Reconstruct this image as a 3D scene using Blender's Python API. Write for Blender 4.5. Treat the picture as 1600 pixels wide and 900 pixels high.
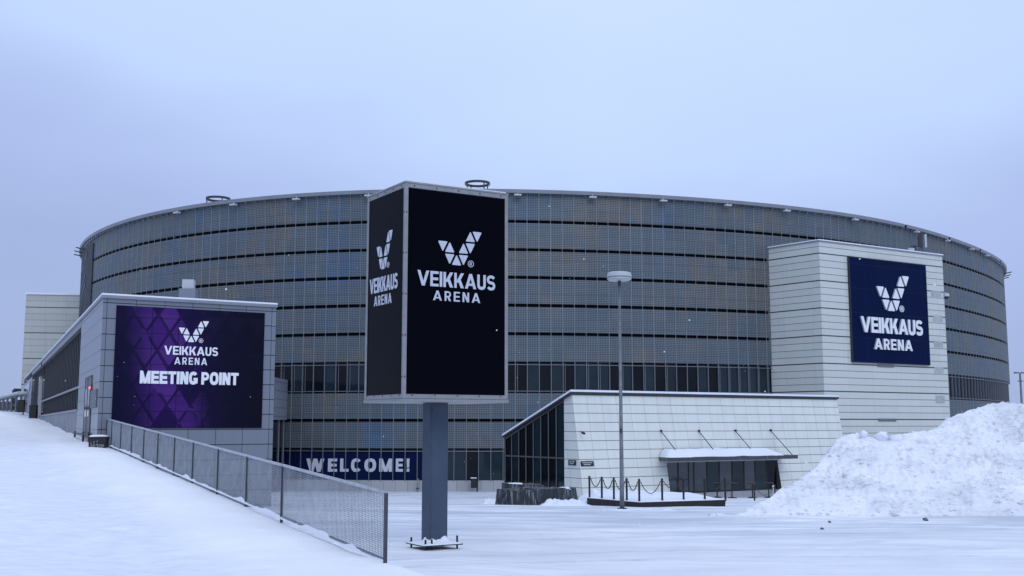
import bpy, bmesh, math, random
import numpy as np
from mathutils import Vector

for o in list(bpy.data.objects): bpy.data.objects.remove(o)
SC = bpy.context.scene
COL = SC.collection
random.seed(7)

# ------------------------------------------------------------------ camera
F, PH, EYE = 1700.0, 664.0, 7.6            # focal length in px of a 1600 px wide frame, horizon row, eye height
TILT = math.atan((PH - 450) / F)
cam_d = bpy.data.cameras.new('camera')
cam_d.sensor_width = 36.0
cam_d.lens = F / 1600 * 36
cam_d.clip_start = 0.1
cam_d.clip_end = 9000
cam = bpy.data.objects.new('camera', cam_d)
COL.objects.link(cam)
cam.location = (0, 0, EYE)
cam.rotation_euler = (math.pi / 2 + TILT, 0, 0)
SC.camera = cam
SC.render.resolution_x, SC.render.resolution_y = 1024, 576

# ------------------------------------------------------------------ light
SUN_EL, SUN_ROT = math.radians(42), math.radians(163)
SC.view_settings.view_transform = 'Standard'
SC.view_settings.look = 'None'
SC.view_settings.exposure = 0.10
SC.view_settings.gamma = 1.0
SC.view_settings.use_curve_mapping = False
SKY_GAIN = 1.0


class NT:
    """tiny helper to write node maths as code"""
    def __init__(s, tree): s.t = tree; s.n = tree.nodes; s.l = tree.links
    def add(s, typ, **kw):
        n = s.n.new(typ)
        for k, v in kw.items(): setattr(n, k, v)
        return n
    def put(s, sock, v):
        if hasattr(v, 'is_output'): s.l.new(v, sock)
        elif isinstance(v, (tuple, list)):
            sock.default_value = tuple(v) + ((1.0,) if len(v) == 3 and len(sock.default_value) == 4 else ())
        else: sock.default_value = v
    def m(s, op, a, b=None, c=None, clamp=False):
        n = s.add('ShaderNodeMath', operation=op, use_clamp=clamp)
        s.put(n.inputs[0], a)
        if b is not None: s.put(n.inputs[1], b)
        if c is not None: s.put(n.inputs[2], c)
        return n.outputs[0]
    def mix(s, f, a, b, blend='MIX'):
        n = s.add('ShaderNodeMix', data_type='RGBA', blend_type=blend)
        s.put(n.inputs[0], f); s.put(n.inputs[6], a); s.put(n.inputs[7], b)
        return n.outputs[2]
    def noise(s, vec, scale, detail=3, rough=0.55, col=False):
        n = s.add('ShaderNodeTexNoise')
        if vec is not None: s.put(n.inputs['Vector'], vec)
        n.inputs['Scale'].default_value = scale
        n.inputs['Detail'].default_value = detail
        n.inputs['Roughness'].default_value = rough
        return n.outputs['Color' if col else 'Fac']
    def ramp(s, f, stops, interp='LINEAR'):
        n = s.add('ShaderNodeValToRGB')
        n.color_ramp.interpolation = interp
        e = n.color_ramp.elements
        while len(e) < len(stops): e.new(0.5)
        for el, (p, c) in zip(e, stops):
            el.position = p
            el.color = tuple(c) + (1,) if hasattr(c, '__len__') else (c, c, c, 1)
        s.put(n.inputs[0], f)
        return n.outputs[0]
    def sep(s, v):
        n = s.add('ShaderNodeSeparateXYZ'); s.put(n.inputs[0], v); return n.outputs
    def comb(s, x, y, z):
        n = s.add('ShaderNodeCombineXYZ')
        for i, v in enumerate((x, y, z)): s.put(n.inputs[i], v)
        return n.outputs[0]
    def mapping(s, vec, scale=(1, 1, 1), loc=(0, 0, 0)):
        n = s.add('ShaderNodeMapping'); s.put(n.inputs[0], vec)
        n.inputs['Scale'].default_value = scale; n.inputs['Location'].default_value = loc
        return n.outputs[0]


world = bpy.data.worlds.new('World')
SC.world = world
world.use_nodes = True
W = NT(world.node_tree)
W.n.clear()
wo = W.add('ShaderNodeOutputWorld')
bg = W.add('ShaderNodeBackground')
sky = W.add('ShaderNodeTexSky')
sky.sky_type = 'NISHITA'
sky.sun_disc = False
sky.sun_elevation = SUN_EL
sky.sun_rotation = SUN_ROT
tc = W.add('ShaderNodeTexCoord')
dx, dy, dz = W.sep(tc.outputs['Generated'])
# cloud deck: brightness by elevation, wide soft variation
cl = W.noise(W.mapping(tc.outputs['Generated'], (1.3, 1.3, 3.2), (3.1, 0.4, 1.7)), 1.6, 4, 0.5)
cl2 = W.m('MULTIPLY_ADD', cl, 0.24, -0.12)
side = W.m('MULTIPLY', W.m('ABSOLUTE', W.m('ADD', dx, -0.08)), -0.24)
h = W.m('ADD', W.m('ADD', dz, cl2), side)
deck = W.ramp(W.m('MULTIPLY_ADD', h, 1.0, 0.18, clamp=True), [
    (0.00, (3.25, 4.05, 6.60)), (0.18, (3.45, 4.35, 7.10)), (0.30, (4.10, 5.08, 8.30)), (0.42, (5.35, 6.80, 9.95)),
    (0.60, (6.15, 7.70, 10.7)), (1.0, (6.8, 8.2, 11.5))])
mixed = W.mix(0.93, sky.outputs[0], deck)
W.l.new(mixed, bg.inputs[0])
bg.inputs[1].default_value = 0.1 * SKY_GAIN
W.l.new(bg.outputs[0], wo.inputs[0])

sun_d = bpy.data.lights.new('sun', 'SUN')
sun_d.energy = 0.75
sun_d.angle = math.radians(40)
sun_d.color = (0.95, 0.97, 1.0)
sun = bpy.data.objects.new('sun', sun_d)
COL.objects.link(sun)
sun.location = (0, 0, 120)
# direction of travel of the light
sd = Vector((-math.sin(SUN_ROT) * math.cos(SUN_EL), -math.cos(SUN_ROT) * math.cos(SUN_EL), -math.sin(SUN_EL)))
sun.rotation_euler = sd.to_track_quat('-Z', 'Y').to_euler()


# ------------------------------------------------------------------ measuring
def ray(px, py):
    xc, yc = (px - 800) / F, (450 - py) / F
    return np.array([xc, math.cos(TILT) - yc * math.sin(TILT), math.sin(TILT) + yc * math.cos(TILT)])
CAM = np.array([0, 0, EYE])
def P(px, py, d):
    r = ray(px, py); return CAM + r * (d / r[1])
def V(*a): return np.array(a, float)
def unit(v): v = np.asarray(v, float); return v / np.linalg.norm(v)
def proj(p):
    x, y, z = p[0], p[1], p[2] - EYE
    dep = y * math.cos(TILT) + z * math.sin(TILT); up = -y * math.sin(TILT) + z * math.cos(TILT)
    return 800 + F * x / dep, 450 - F * up / dep

class Plane:
    """upright wall plane: o = foot point, r = unit horizontal direction"""
    def __init__(s, o, d):
        s.o = V(o[0], o[1], 0); s.r = unit((d[0], d[1], 0)); s.u = V(0, 0, 1)
        n = V(s.r[1], -s.r[0], 0)
        s.n = n if np.dot(n, CAM - s.o) > 0 else -n
    def hit(s, px, py):
        r = ray(px, py); t = np.dot(s.o - CAM, s.n) / np.dot(r, s.n)
        p = CAM + r * t
        return np.dot(p - s.o, s.r), p[2]
    def at(s, a, z, out=0.0): return s.o + s.r * a + s.u * z + s.n * out
    def rect(s, x0, y0, x1, y1):
        """pixel box -> (a centre, z centre, width, height) on the wall"""
        a0, _ = s.hit(x0, (y0 + y1) / 2); a1, _ = s.hit(x1, (y0 + y1) / 2)
        _, z0 = s.hit((x0 + x1) / 2, y1); _, z1 = s.hit((x0 + x1) / 2, y0)
        return (a0 + a1) / 2, (z0 + z1) / 2, a1 - a0, z1 - z0


# ------------------------------------------------------------------ materials
def new_mat(name):
    m = bpy.data.materials.new(name); m.use_nodes = True
    t = NT(m.node_tree); b = t.n['Principled BSDF']
    return m, t, b
def mat(name, col, rough=0.6, metal=0.0, spec=0.5, var=0.0, vscale=3.0, bump=0.0, bscale=20.0, emit=None, estr=0.0):
    m, t, b = new_mat(name)
    b.inputs['Roughness'].default_value = rough
    b.inputs['Metallic'].default_value = metal
    b.inputs['Specular IOR Level'].default_value = spec
    co = t.add('ShaderNodeTexCoord').outputs['Object']
    if var:
        f = t.noise(co, vscale, 5, 0.6)
        a = tuple(max(0, c * (1 - var)) for c in col); c2 = tuple(c * (1 + var) for c in col)
        t.put(b.inputs['Base Color'], t.ramp(f, [(0.3, a), (0.7, c2)]))
    else:
        t.put(b.inputs['Base Color'], col)
    if bump:
        bn = t.add('ShaderNodeBump'); bn.inputs['Strength'].default_value = bump
        bn.inputs['Distance'].default_value = 0.02
        t.put(bn.inputs['Height'], t.noise(co, bscale, 4)); t.l.new(bn.outputs[0], b.inputs['Normal'])
    if emit:
        t.put(b.inputs['Emission Color'], emit); b.inputs['Emission Strength'].default_value = estr
    return m

def line_mask(t, x, pitch, w, off=0.0):
    """1 on a joint line of width w every pitch"""
    f = t.m('FRACT', t.m('MULTIPLY_ADD', x, 1.0 / pitch, -off / pitch + 1000.0))
    d = t.m('MINIMUM', f, t.m('SUBTRACT', 1.0, f))
    return t.m('LESS_THAN', d, 0.5 * w / pitch)

def panel_mat(name, col, ph, pv, w=0.03, dark=0.25, strong=0.0, strong_off=0.0, ws=0.06, off_h=0.0, off_v=0.0, var=0.05,
              vdark=0.6, rough=0.45, streak=0.1, spec=0.5):
    """sheet-metal wall: horizontal joints every ph, upright joints every pv (uv in metres)"""
    m, t, b = new_mat(name)
    u, v, _ = t.sep(t.add('ShaderNodeTexCoord').outputs['UV'])
    cell = t.comb(t.m('FLOOR', t.m('MULTIPLY_ADD', u, 1 / pv, -off_v / pv)), t.m('FLOOR', t.m('MULTIPLY_ADD', v, 1 / ph, -off_h / ph)), 0.0)
    wn = t.add('ShaderNodeTexWhiteNoise', noise_dimensions='2D'); t.put(wn.inputs['Vector'], cell)
    k = t.m('MULTIPLY_ADD', wn.outputs['Value'], 2 * var, 1 - var)
    st = t.noise(t.comb(t.m('MULTIPLY', u, 2.2), t.m('MULTIPLY', v, 0.16), 0.0), 1.0, 4, 0.65)
    k = t.m('MULTIPLY', k, t.m('MULTIPLY_ADD', st, streak * 2, 1 - streak))
    base = t.mix(1.0, col, t.comb(k, k, k), 'MULTIPLY')
    mh = line_mask(t, v, ph, w, off_h)
    mv = line_mask(t, u, pv, w * 0.7, off_v)
    base = t.mix(t.m('MULTIPLY', mv, 1 - vdark), base, (0.02, 0.022, 0.028))
    base = t.mix(t.m('MULTIPLY', mh, 1 - dark), base, (0.02, 0.022, 0.028))
    if strong:
        ms = line_mask(t, v, strong, ws, strong_off)
        base = t.mix(t.m('MULTIPLY', ms, 0.82), base, (0.015, 0.017, 0.022))
    t.put(b.inputs['Base Color'], base)
    b.inputs['Roughness'].default_value = rough; b.inputs['Specular IOR Level'].default_value = spec
    bn = t.add('ShaderNodeBump'); bn.inputs['Strength'].default_value = 0.5; bn.inputs['Distance'].default_value = 0.03
    t.put(bn.inputs['Height'], t.m('SUBTRACT', 1.0, t.m('MAXIMUM', mh, mv))); t.l.new(bn.outputs[0], b.inputs['Normal'])
    return m

def cladding_mat():
    """fine woven metal mesh in front of a dark wall"""
    m, t, b = new_mat('woven_metal_mesh')
    u, v, _ = t.sep(t.add('ShaderNodeTexCoord').outputs['UV'])
    gu = line_mask(t, u, 0.20, 0.075); gv = line_mask(t, v, 0.205, 0.08)
    wires = t.m('MAXIMUM', gu, gv)
    n1 = t.noise(t.comb(t.m('MULTIPLY', u, 0.13), t.m('MULTIPLY', v, 0.10), 0.0), 1.0, 5, 0.62)
    n2 = t.noise(t.comb(t.m('MULTIPLY', u, 0.7), t.m('MULTIPLY', v, 0.5), 4.0), 1.0, 3, 0.6)
    hue = t.m('ADD', t.m('MULTIPLY', n1, 0.75), t.m('MULTIPLY', n2, 0.25))
    wc = t.ramp(hue, [(0.35, (0.095, 0.165, 0.265)), (0.44, (0.135, 0.175, 0.205)), (0.53, (0.150, 0.175, 0.192)), (0.58, (0.200, 0.190, 0.168)), (0.63, (0.150, 0.170, 0.175)), (0.71, (0.115, 0.170, 0.215))])
    cell = t.comb(t.m('FLOOR', t.m('MULTIPLY', u, 1 / PITCH)), t.m('FLOOR', t.m('MULTIPLY', v, 1 / 3.26)), 0.0)
    wn = t.add('ShaderNodeTexWhiteNoise', noise_dimensions='2D'); t.put(wn.inputs['Vector'], cell)
    k = t.m('MULTIPLY_ADD', wn.outputs['Value'], 0.16, 0.92)
    wc = t.mix(1.0, wc, t.comb(k, k, k), 'MULTIPLY')
    hl = line_mask(t, v, 0.98, 0.05)
    base = t.mix(t.m('SUBTRACT', 1.0, wires), wc, (0.030, 0.036, 0.046))
    base = t.mix(t.m('MULTIPLY', hl, 0.45), base, (0.02, 0.024, 0.03))
    t.put(b.inputs['Base Color'], base)
    b.inputs['Roughness'].default_value = 0.5
    b.inputs['Metallic'].default_value = 0.25
    return m

PITCH = 1.38
M = {}
_f = Plane((-18.15, 48.0, 0), (1.69, 1)); GO = _f.hit(336.5, 690)[0]; GP = (_f.hit(378, 690)[0] - _f.hit(293, 690)[0]) / 2
M['mesh'] = cladding_mat()
M['rib'] = mat('rib_steel', (0.27, 0.285, 0.30), 0.45, 0.3, var=0.15)
M['darkwall'] = mat('dark_inner_wall', (0.006, 0.007, 0.010), 0.8, spec=0.1)
M['glass'] = mat('dark_glass', (0.004, 0.006, 0.009), 0.06, spec=0.22, var=0.5, vscale=0.35)
M['glass_teal'] = mat('teal_glass', (0.008, 0.020, 0.028), 0.05, spec=0.4, var=0.4, vscale=0.3)
M['frame'] = mat('window_frame_steel', (0.20, 0.21, 0.24), 0.4, 0.4)
M['darkframe'] = mat('dark_frame', (0.03, 0.033, 0.04), 0.45, 0.2)
M['plinth'] = panel_mat('concrete_plinth', (0.36, 0.37, 0.39), 3.0, PITCH, 0.04, dark=0.5, vdark=0.2, var=0.08)
M['rim'] = mat('roof_rim_metal', (0.24, 0.255, 0.285), 0.45, 0.3, var=0.1, vscale=0.4)
M['white_lamp'] = mat('white_enamel', (0.52, 0.54, 0.56), 0.4)
M['roof'] = mat('snowy_roof', (0.8, 0.82, 0.85), 0.8)
M['pavpanel'] = panel_mat('white_wall_panels', (0.69, 0.705, 0.655), 0.70, 1.4, 0.045, dark=0.16, vdark=0.62, var=0.03, off_h=9.9)
M['towerpanel'] = panel_mat('white_metal_cladding', (0.585, 0.60, 0.56), 0.81, 4.2, 0.07, dark=0.25, strong=3.24, strong_off=27.7, ws=0.15, vdark=0.9, off_h=27.7, var=0.035, streak=0.06)
M['farpanel'] = panel_mat('grey_beige_cladding', (0.44, 0.455, 0.425), 1.02, 3.1, 0.06, dark=0.5, strong=4.08, strong_off=26.2, ws=0.16, vdark=0.8, off_h=26.2, var=0.05)
M['greypanel'] = panel_mat('grey_wall_panels', (0.175, 0.195, 0.235), 0.70, GP, 0.042, dark=0.04, vdark=0.2, var=0.04, rough=0.30, off_h=13.0, off_v=GO)
M['linkpanel'] = panel_mat('blue_grey_panels', (0.22, 0.245, 0.29), 0.95, 3.0, 0.06, dark=0.4, vdark=0.8, var=0.04)
M['concrete'] = mat('concrete', (0.25, 0.26, 0.29), 0.8, var=0.2, vscale=0.8, bump=0.3)
M['alu'] = mat('brushed_aluminium', (0.27, 0.27, 0.28), 0.45, 0.4, var=0.12, vscale=5)
M['steel_blue'] = mat('blue_grey_painted_steel', (0.050, 0.072, 0.110), 0.55, 0.0, spec=0.3, var=0.12, vscale=2.5)
M['black_panel'] = mat('black_display_face', (0.0010, 0.0012, 0.004), 0.3, spec=0.04)
M['screw'] = mat('dark_screw', (0.02, 0.02, 0.022), 0.5)
M['letter'] = mat('pale_lettering', (0.50, 0.52, 0.60), 0.6, var=0.06, vscale=4)
M['letter_white'] = mat('white_lettering', (0.78, 0.79, 0.83), 0.6)
M['navy'] = panel_mat('navy_sign_panels', (0.0028, 0.0085, 0.044), 2.95, 2.6, 0.05, dark=0.2, vdark=0.35, var=0.1, rough=0.6, spec=0.05)
M['navy_letter_side'] = mat('letter_side', (0.40, 0.42, 0.48), 0.6)
M['galv'] = mat('galvanised_steel', (0.23, 0.25, 0.275), 0.5, 0.4, var=0.25, vscale=6, bump=0.1)
M['post_steel'] = mat('dull_post_steel', (0.055, 0.062, 0.078), 0.5, 0.3, var=0.25, vscale=6)
M['galv_highlit'] = mat('highlit_galvanised_rail', (0.40, 0.42, 0.46), 0.4, 0.3, var=0.2, vscale=5)  # highlights along the fence top rail are put into this paler base colour
M['galv_wire'] = mat('galvanised_mesh', (0.31, 0.33, 0.365), 0.5, 0.35, var=0.2, vscale=3)
M['lamp_grey'] = mat('lamp_post_grey', (0.15, 0.165, 0.185), 0.55, 0.2, var=0.3, vscale=3)
M['lamp_white'] = mat('lamp_head_white', (0.43, 0.45, 0.47), 0.45)
M['black'] = mat('black_painted_metal', (0.008, 0.008, 0.010), 0.5, var=0.3)
M['black_plastic'] = mat('black_plastic', (0.010, 0.010, 0.012), 0.55, bump=0.2)
M['chalk'] = mat('chalky_scribble', (0.42, 0.42, 0.45), 0.8)
M['canopy'] = mat('dark_canopy_fascia', (0.055, 0.062, 0.075), 0.5, 0.1, var=0.2)
M['olive'] = mat('olive_grey_reveal', (0.075, 0.08, 0.07), 0.6, var=0.2)
M['red'] = mat('red_pilot_light', (0.7, 0.05, 0.08), 0.4, emit=(1.0, 0.25, 0.35), estr=0.9)
M['wood'] = mat('dark_wet_timber', (0.018, 0.016, 0.016), 0.7, var=0.4, vscale=8)
M['panel_grey'] = mat('dull_grey_panel', (0.10, 0.105, 0.125), 0.5)
M['bronze'] = mat('bronze_frame', (0.085, 0.08, 0.08), 0.5, 0.2)
M['vent_dark'] = mat('dull_slat', (0.075, 0.08, 0.09), 0.6)
M['glass_pale'] = mat('pale_reflecting_glass', (0.028, 0.036, 0.048), 0.05, spec=0.8, var=0.25, vscale=0.5)
M['icy'] = mat('dirty_ice', (0.13, 0.135, 0.15), 0.5, var=0.6, vscale=8, bump=0.5)
M['vent'] = mat('grey_vent', (0.20, 0.205, 0.21), 0.6)
M['pale_panel'] = mat('weathered_panel', (0.40, 0.415, 0.42), 0.5, var=0.15, vscale=1.5)
M['distant'] = mat('distant_conifers', (0.035, 0.045, 0.05), 0.9, var=0.4, vscale=0.6)

def snow_mat(name, col=(0.80, 0.825, 0.895), dirt=0.0, tracks=False, bump=0.35, bscale=9.0):
    m, t, b = new_mat(name)
    co = t.add('ShaderNodeTexCoord').outputs['Object']
    x, y, z = t.sep(co)
    base = t.mix(t.ramp(t.noise(co, 0.35, 5, 0.6), [(0.35, 0.0), (0.68, 1.0)]), tuple(c * 0.93 for c in col), col)
    if tracks:
        # compacted wheel and foot tracks on the open square: long streaks across it, none on the ramp
        edge = t.m('MULTIPLY_ADD', y, -0.544, 8.41)
        open_sq = t.m('MULTIPLY_ADD', t.m('SUBTRACT', x, edge), 0.45, -0.2, clamp=True)
        near = t.ramp(t.m('MULTIPLY', y, 0.01), [(0.20, 0.25), (0.27, 0.5), (0.40, 0.9), (1.0, 1.0)])
        v1 = t.comb(t.m('MULTIPLY', x, 0.13), t.m('MULTIPLY', y, 0.36), 0.0)
        wv = t.noise(t.comb(t.m('MULTIPLY', x, 0.07), t.m('MULTIPLY', y, 0.07), 9.0), 1.0, 3)
        v2 = t.comb(t.m('MULTIPLY', x, 0.12), t.m('ADD', t.m('MULTIPLY', y, 1.1), t.m('MULTIPLY', wv, 14.0)), 3.0)
        s1 = t.ramp(t.noise(v1, 1.0, 6, 0.62), [(0.38, 0.0), (0.60, 1.0)])
        s2 = t.ramp(t.noise(v2, 1.0, 6, 0.68), [(0.43, 0.0), (0.57, 1.0)])
        k = t.m('MULTIPLY', t.m('MULTIPLY', t.m('MAXIMUM', s1, t.m('MULTIPLY', s2, 0.8)), open_sq), near)
        base = t.mix(t.m('MULTIPLY', k, 0.85), base, (0.40, 0.445, 0.515))
        # wheel tracks: pairs of arcs swung by vehicles turning on the square
        wn_ = t.m('MULTIPLY_ADD', t.noise(co, 0.35, 3), 1.2, -0.6)
        tr = None
        for cx, cy, R in ((30, 160, 125), (30, 160, 126.6), (-20, 140, 110), (-20, 140, 111.6), (40, 130, 95.5), (40, 130, 97.1), (75, 90, 80), (75, 90, 81.6), (10, -10, 36), (10, -10, 37.6)):
            ddx, ddy = t.m('SUBTRACT', x, cx), t.m('SUBTRACT', y, cy)
            rad_ = t.m('SQRT', t.m('ADD', t.m('MULTIPLY', ddx, ddx), t.m('MULTIPLY', ddy, ddy)))
            dd = t.m('ABSOLUTE', t.m('ADD', t.m('SUBTRACT', rad_, R), wn_))
            one = t.m('SUBTRACT', 1.0, t.m('DIVIDE', dd, 0.26), clamp=True)
            tr = one if tr is None else t.m('MAXIMUM', tr, one)
        brk = t.ramp(t.noise(t.mapping(co, (1, 1, 1), (3, 3, 0)), 0.9, 4, 0.65), [(0.40, 0.1), (0.62, 1.0)])
        base = t.mix(t.m('MULTIPLY', t.m('MULTIPLY', t.m('MULTIPLY', tr, brk), open_sq), 0.5), base, (0.36, 0.40, 0.47))
        # walked-on part of the ramp is duller than the loose snow along the fence
        uu = t.m('MULTIPLY', t.m('SUBTRACT', edge, x), 0.88)
        wob = t.m('MULTIPLY_ADD', t.noise(t.comb(t.m('MULTIPLY', x, 0.4), t.m('MULTIPLY', y, 0.4), 2.0), 1.0, 4), 1.6, -0.8)
        trod = t.ramp(t.m('MULTIPLY', t.m('ADD', uu, wob), 0.1), [(0.19, 0.0), (0.30, 1.0)])
        fine = t.ramp(t.noise(t.comb(t.m('MULTIPLY', x, 1.6), t.m('MULTIPLY', y, 3.2), 6.0), 1.0, 6, 0.7), [(0.38, 0.25), (0.66, 1.0)])
        base = t.mix(t.m('MULTIPLY', t.m('MULTIPLY', trod, fine), 0.75), base, (0.64, 0.675, 0.765))
        grit = t.ramp(t.noise(t.mapping(co, (1, 1, 1), (9, 4, 0)), 5.0, 2, 0.5), [(0.80, 0.0), (0.825, 1.0)])
        base = t.mix(t.m('MULTIPLY', grit, 0.7), base, (0.10, 0.10, 0.11))
        spk = t.ramp(t.noise(t.mapping(co, (1, 1, 1)), 2.2, 2, 0.5), [(0.79, 0.0), (0.82, 1.0)])
        base = t.mix(t.m('MULTIPLY', spk, 0.35), base, (0.25, 0.25, 0.27))
    if dirt:
        d1 = t.noise(t.mapping(co, (0.6, 0.8, 1.3)), 0.55, 6, 0.65)
        k1 = t.ramp(d1, [(0.45, 0.0), (0.72, 1.0)])
        base = t.mix(t.m('MULTIPLY', k1, 0.6 * dirt), base, (0.44, 0.455, 0.50))
        d2 = t.noise(t.mapping(co, (1.0, 1.0, 2.2), (5, 2, 1)), 3.6, 8, 0.75)
        k2 = t.m('MULTIPLY', t.ramp(d2, [(0.51, 0.0), (0.64, 1.0)]), t.m('MULTIPLY_ADD', k1, 0.85, 0.32, clamp=True))
        base = t.mix(t.m('MULTIPLY', k2, 0.75 * dirt), base, (0.20, 0.20, 0.215))
        d3 = t.ramp(t.noise(t.mapping(co, (1, 1, 2.0), (2, 7, 3)), 6.5, 4, 0.7), [(0.67, 0.0), (0.72, 1.0)])
        base = t.mix(t.m('MULTIPLY', d3, dirt), base, (0.07, 0.07, 0.075))
    t.put(b.inputs['Base Color'], base)
    b.inputs['Roughness'].default_value = 0.75
    b.inputs['Specular IOR Level'].default_value = 0.25
    bn = t.add('ShaderNodeBump'); bn.inputs['Strength'].default_value = bump; bn.inputs['Distance'].default_value = 0.06
    hh = t.m('ADD', t.noise(co, bscale, 5, 0.65), t.m('MULTIPLY', t.noise(co, bscale * 5, 3, 0.6), 0.35))
    t.put(bn.inputs['Height'], hh); t.l.new(bn.outputs[0], b.inputs['Normal'])
    return m
M['snow'] = snow_mat('fresh_snow')
M['ground'] = snow_mat('trodden_snow', col=(0.89, 0.895, 0.925), tracks=True, bump=0.45, bscale=5.0)
M['pile'] = snow_mat('ploughed_dirty_snow', (0.86, 0.87, 0.90), dirt=0.85, bump=0.6, bscale=4.0)

def stone_mat():
    m, t, b = new_mat('split_dark_granite')
    co = t.add('ShaderNodeTexCoord').outputs['Object']
    s = t.noise(t.mapping(co, (5.0, 5.0, 0.5)), 1.6, 6, 0.7)
    g = t.noise(co, 14, 4, 0.7)
    base = t.ramp(s, [(0.40, (0.013, 0.016, 0.020)), (0.54, (0.034, 0.039, 0.048)), (0.62, (0.26, 0.285, 0.33)), (0.66, (0.04, 0.045, 0.055))])
    base = t.mix(t.ramp(g, [(0.55, 0.0), (0.75, 0.6)]), base, (0.14, 0.15, 0.17))
    t.put(b.inputs['Base Color'], base); b.inputs['Roughness'].default_value = 0.7
    bn = t.add('ShaderNodeBump'); bn.inputs['Strength'].default_value = 0.9; bn.inputs['Distance'].default_value = 0.08
    t.put(bn.inputs['Height'], s); t.l.new(bn.outputs[0], b.inputs['Normal'])
    return m
M['stone'] = stone_mat()

def banner_mat(w, hgt):
    """printed purple lozenges on navy; uv runs 0..1 across the print"""
    m, t, b = new_mat('purple_lozenge_print')
    u, v, _ = t.sep(t.add('ShaderNodeTexCoord').outputs['UV'])
    W_, H_ = 0.155, 0.30
    a = t.m('ADD', t.m('DIVIDE', u, W_), t.m('DIVIDE', v, H_))
    c = t.m('SUBTRACT', t.m('DIVIDE', u, W_), t.m('DIVIDE', v, H_))
    fa, fc = t.m('FRACT', t.m('ADD', a, 50.2)), t.m('FRACT', t.m('ADD', c, 50.45))
    cell = t.comb(t.m('FLOOR', t.m('ADD', a, 50.2)), t.m('FLOOR', t.m('ADD', c, 50.45)), 0.0)
    wn = t.add('ShaderNodeTexWhiteNoise', noise_dimensions='2D'); t.put(wn.inputs['Vector'], cell)
    rnd = wn.outputs['Value']
    # half of each lozenge catches another tone
    half = t.m('LESS_THAN', t.m('ADD', fa, t.m('SUBTRACT', 1.0, fc)), 1.04)
    tone = t.m('MULTIPLY_ADD', half, t.m('MULTIPLY_ADD', rnd, 0.5, -0.1), t.m('MULTIPLY_ADD', rnd, 0.55, 0.35))
    gap = t.m('MAXIMUM', t.m('MAXIMUM', t.m('LESS_THAN', fa, 0.17), t.m('LESS_THAN', fc, 0.13)), t.m('LESS_THAN', rnd, 0.22))
    gap = t.m('MULTIPLY', gap, t.m('GREATER_THAN', t.noise(t.comb(u, v, 0.0), 4.0, 1), 0.40))
    # band of purple leaning from the upper left to the lower middle
    cen = t.m('MULTIPLY_ADD', t.m('SUBTRACT', 1.0, v), 0.10, 0.30)
    dist = t.m('ABSOLUTE', t.m('SUBTRACT', u, cen))
    band = t.ramp(dist, [(0.0, 1.0), (0.10, 0.92), (0.17, 0.42), (0.25, 0.06), (0.4, 0.0)])
    deep = t.ramp(u, [(0.0, (0.003, 0.003, 0.022)), (0.35, (0.008, 0.003, 0.045)), (0.6, (0.004, 0.003, 0.024)), (1.0, (0.002, 0.002, 0.010))])
    purple = t.ramp(tone, [(0.1, (0.016, 0.004, 0.075)), (0.5, (0.042, 0.010, 0.125)), (0.95, (0.070, 0.022, 0.165))])
    faint = t.m('MULTIPLY', t.m('MULTIPLY', half, rnd), t.ramp(v, [(0.5, 0.08), (1.0, 0.7)]))
    base = t.mix(t.m('MULTIPLY', faint, 0.5), deep, (0.014, 0.015, 0.055))
    base = t.mix(t.m('MULTIPLY', band, t.m('SUBTRACT', 1.0, t.m('MULTIPLY', gap, 0.8))), base, purple)
    lu = line_mask(t, t.m('MULTIPLY', u, w), w / 5.75, 0.035, 0.4)
    lv = line_mask(t, t.m('MULTIPLY', v, hgt), 0.70, 0.03, 0.05)
    base = t.mix(t.m('MULTIPLY', t.m('MAXIMUM', lu, lv), 0.75), base, (0.004, 0.004, 0.008))
    t.put(b.inputs['Base Color'], base)
    b.inputs['Roughness'].default_value = 0.5
    b.inputs['Specular IOR Level'].default_value = 0.1
    return m


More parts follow.
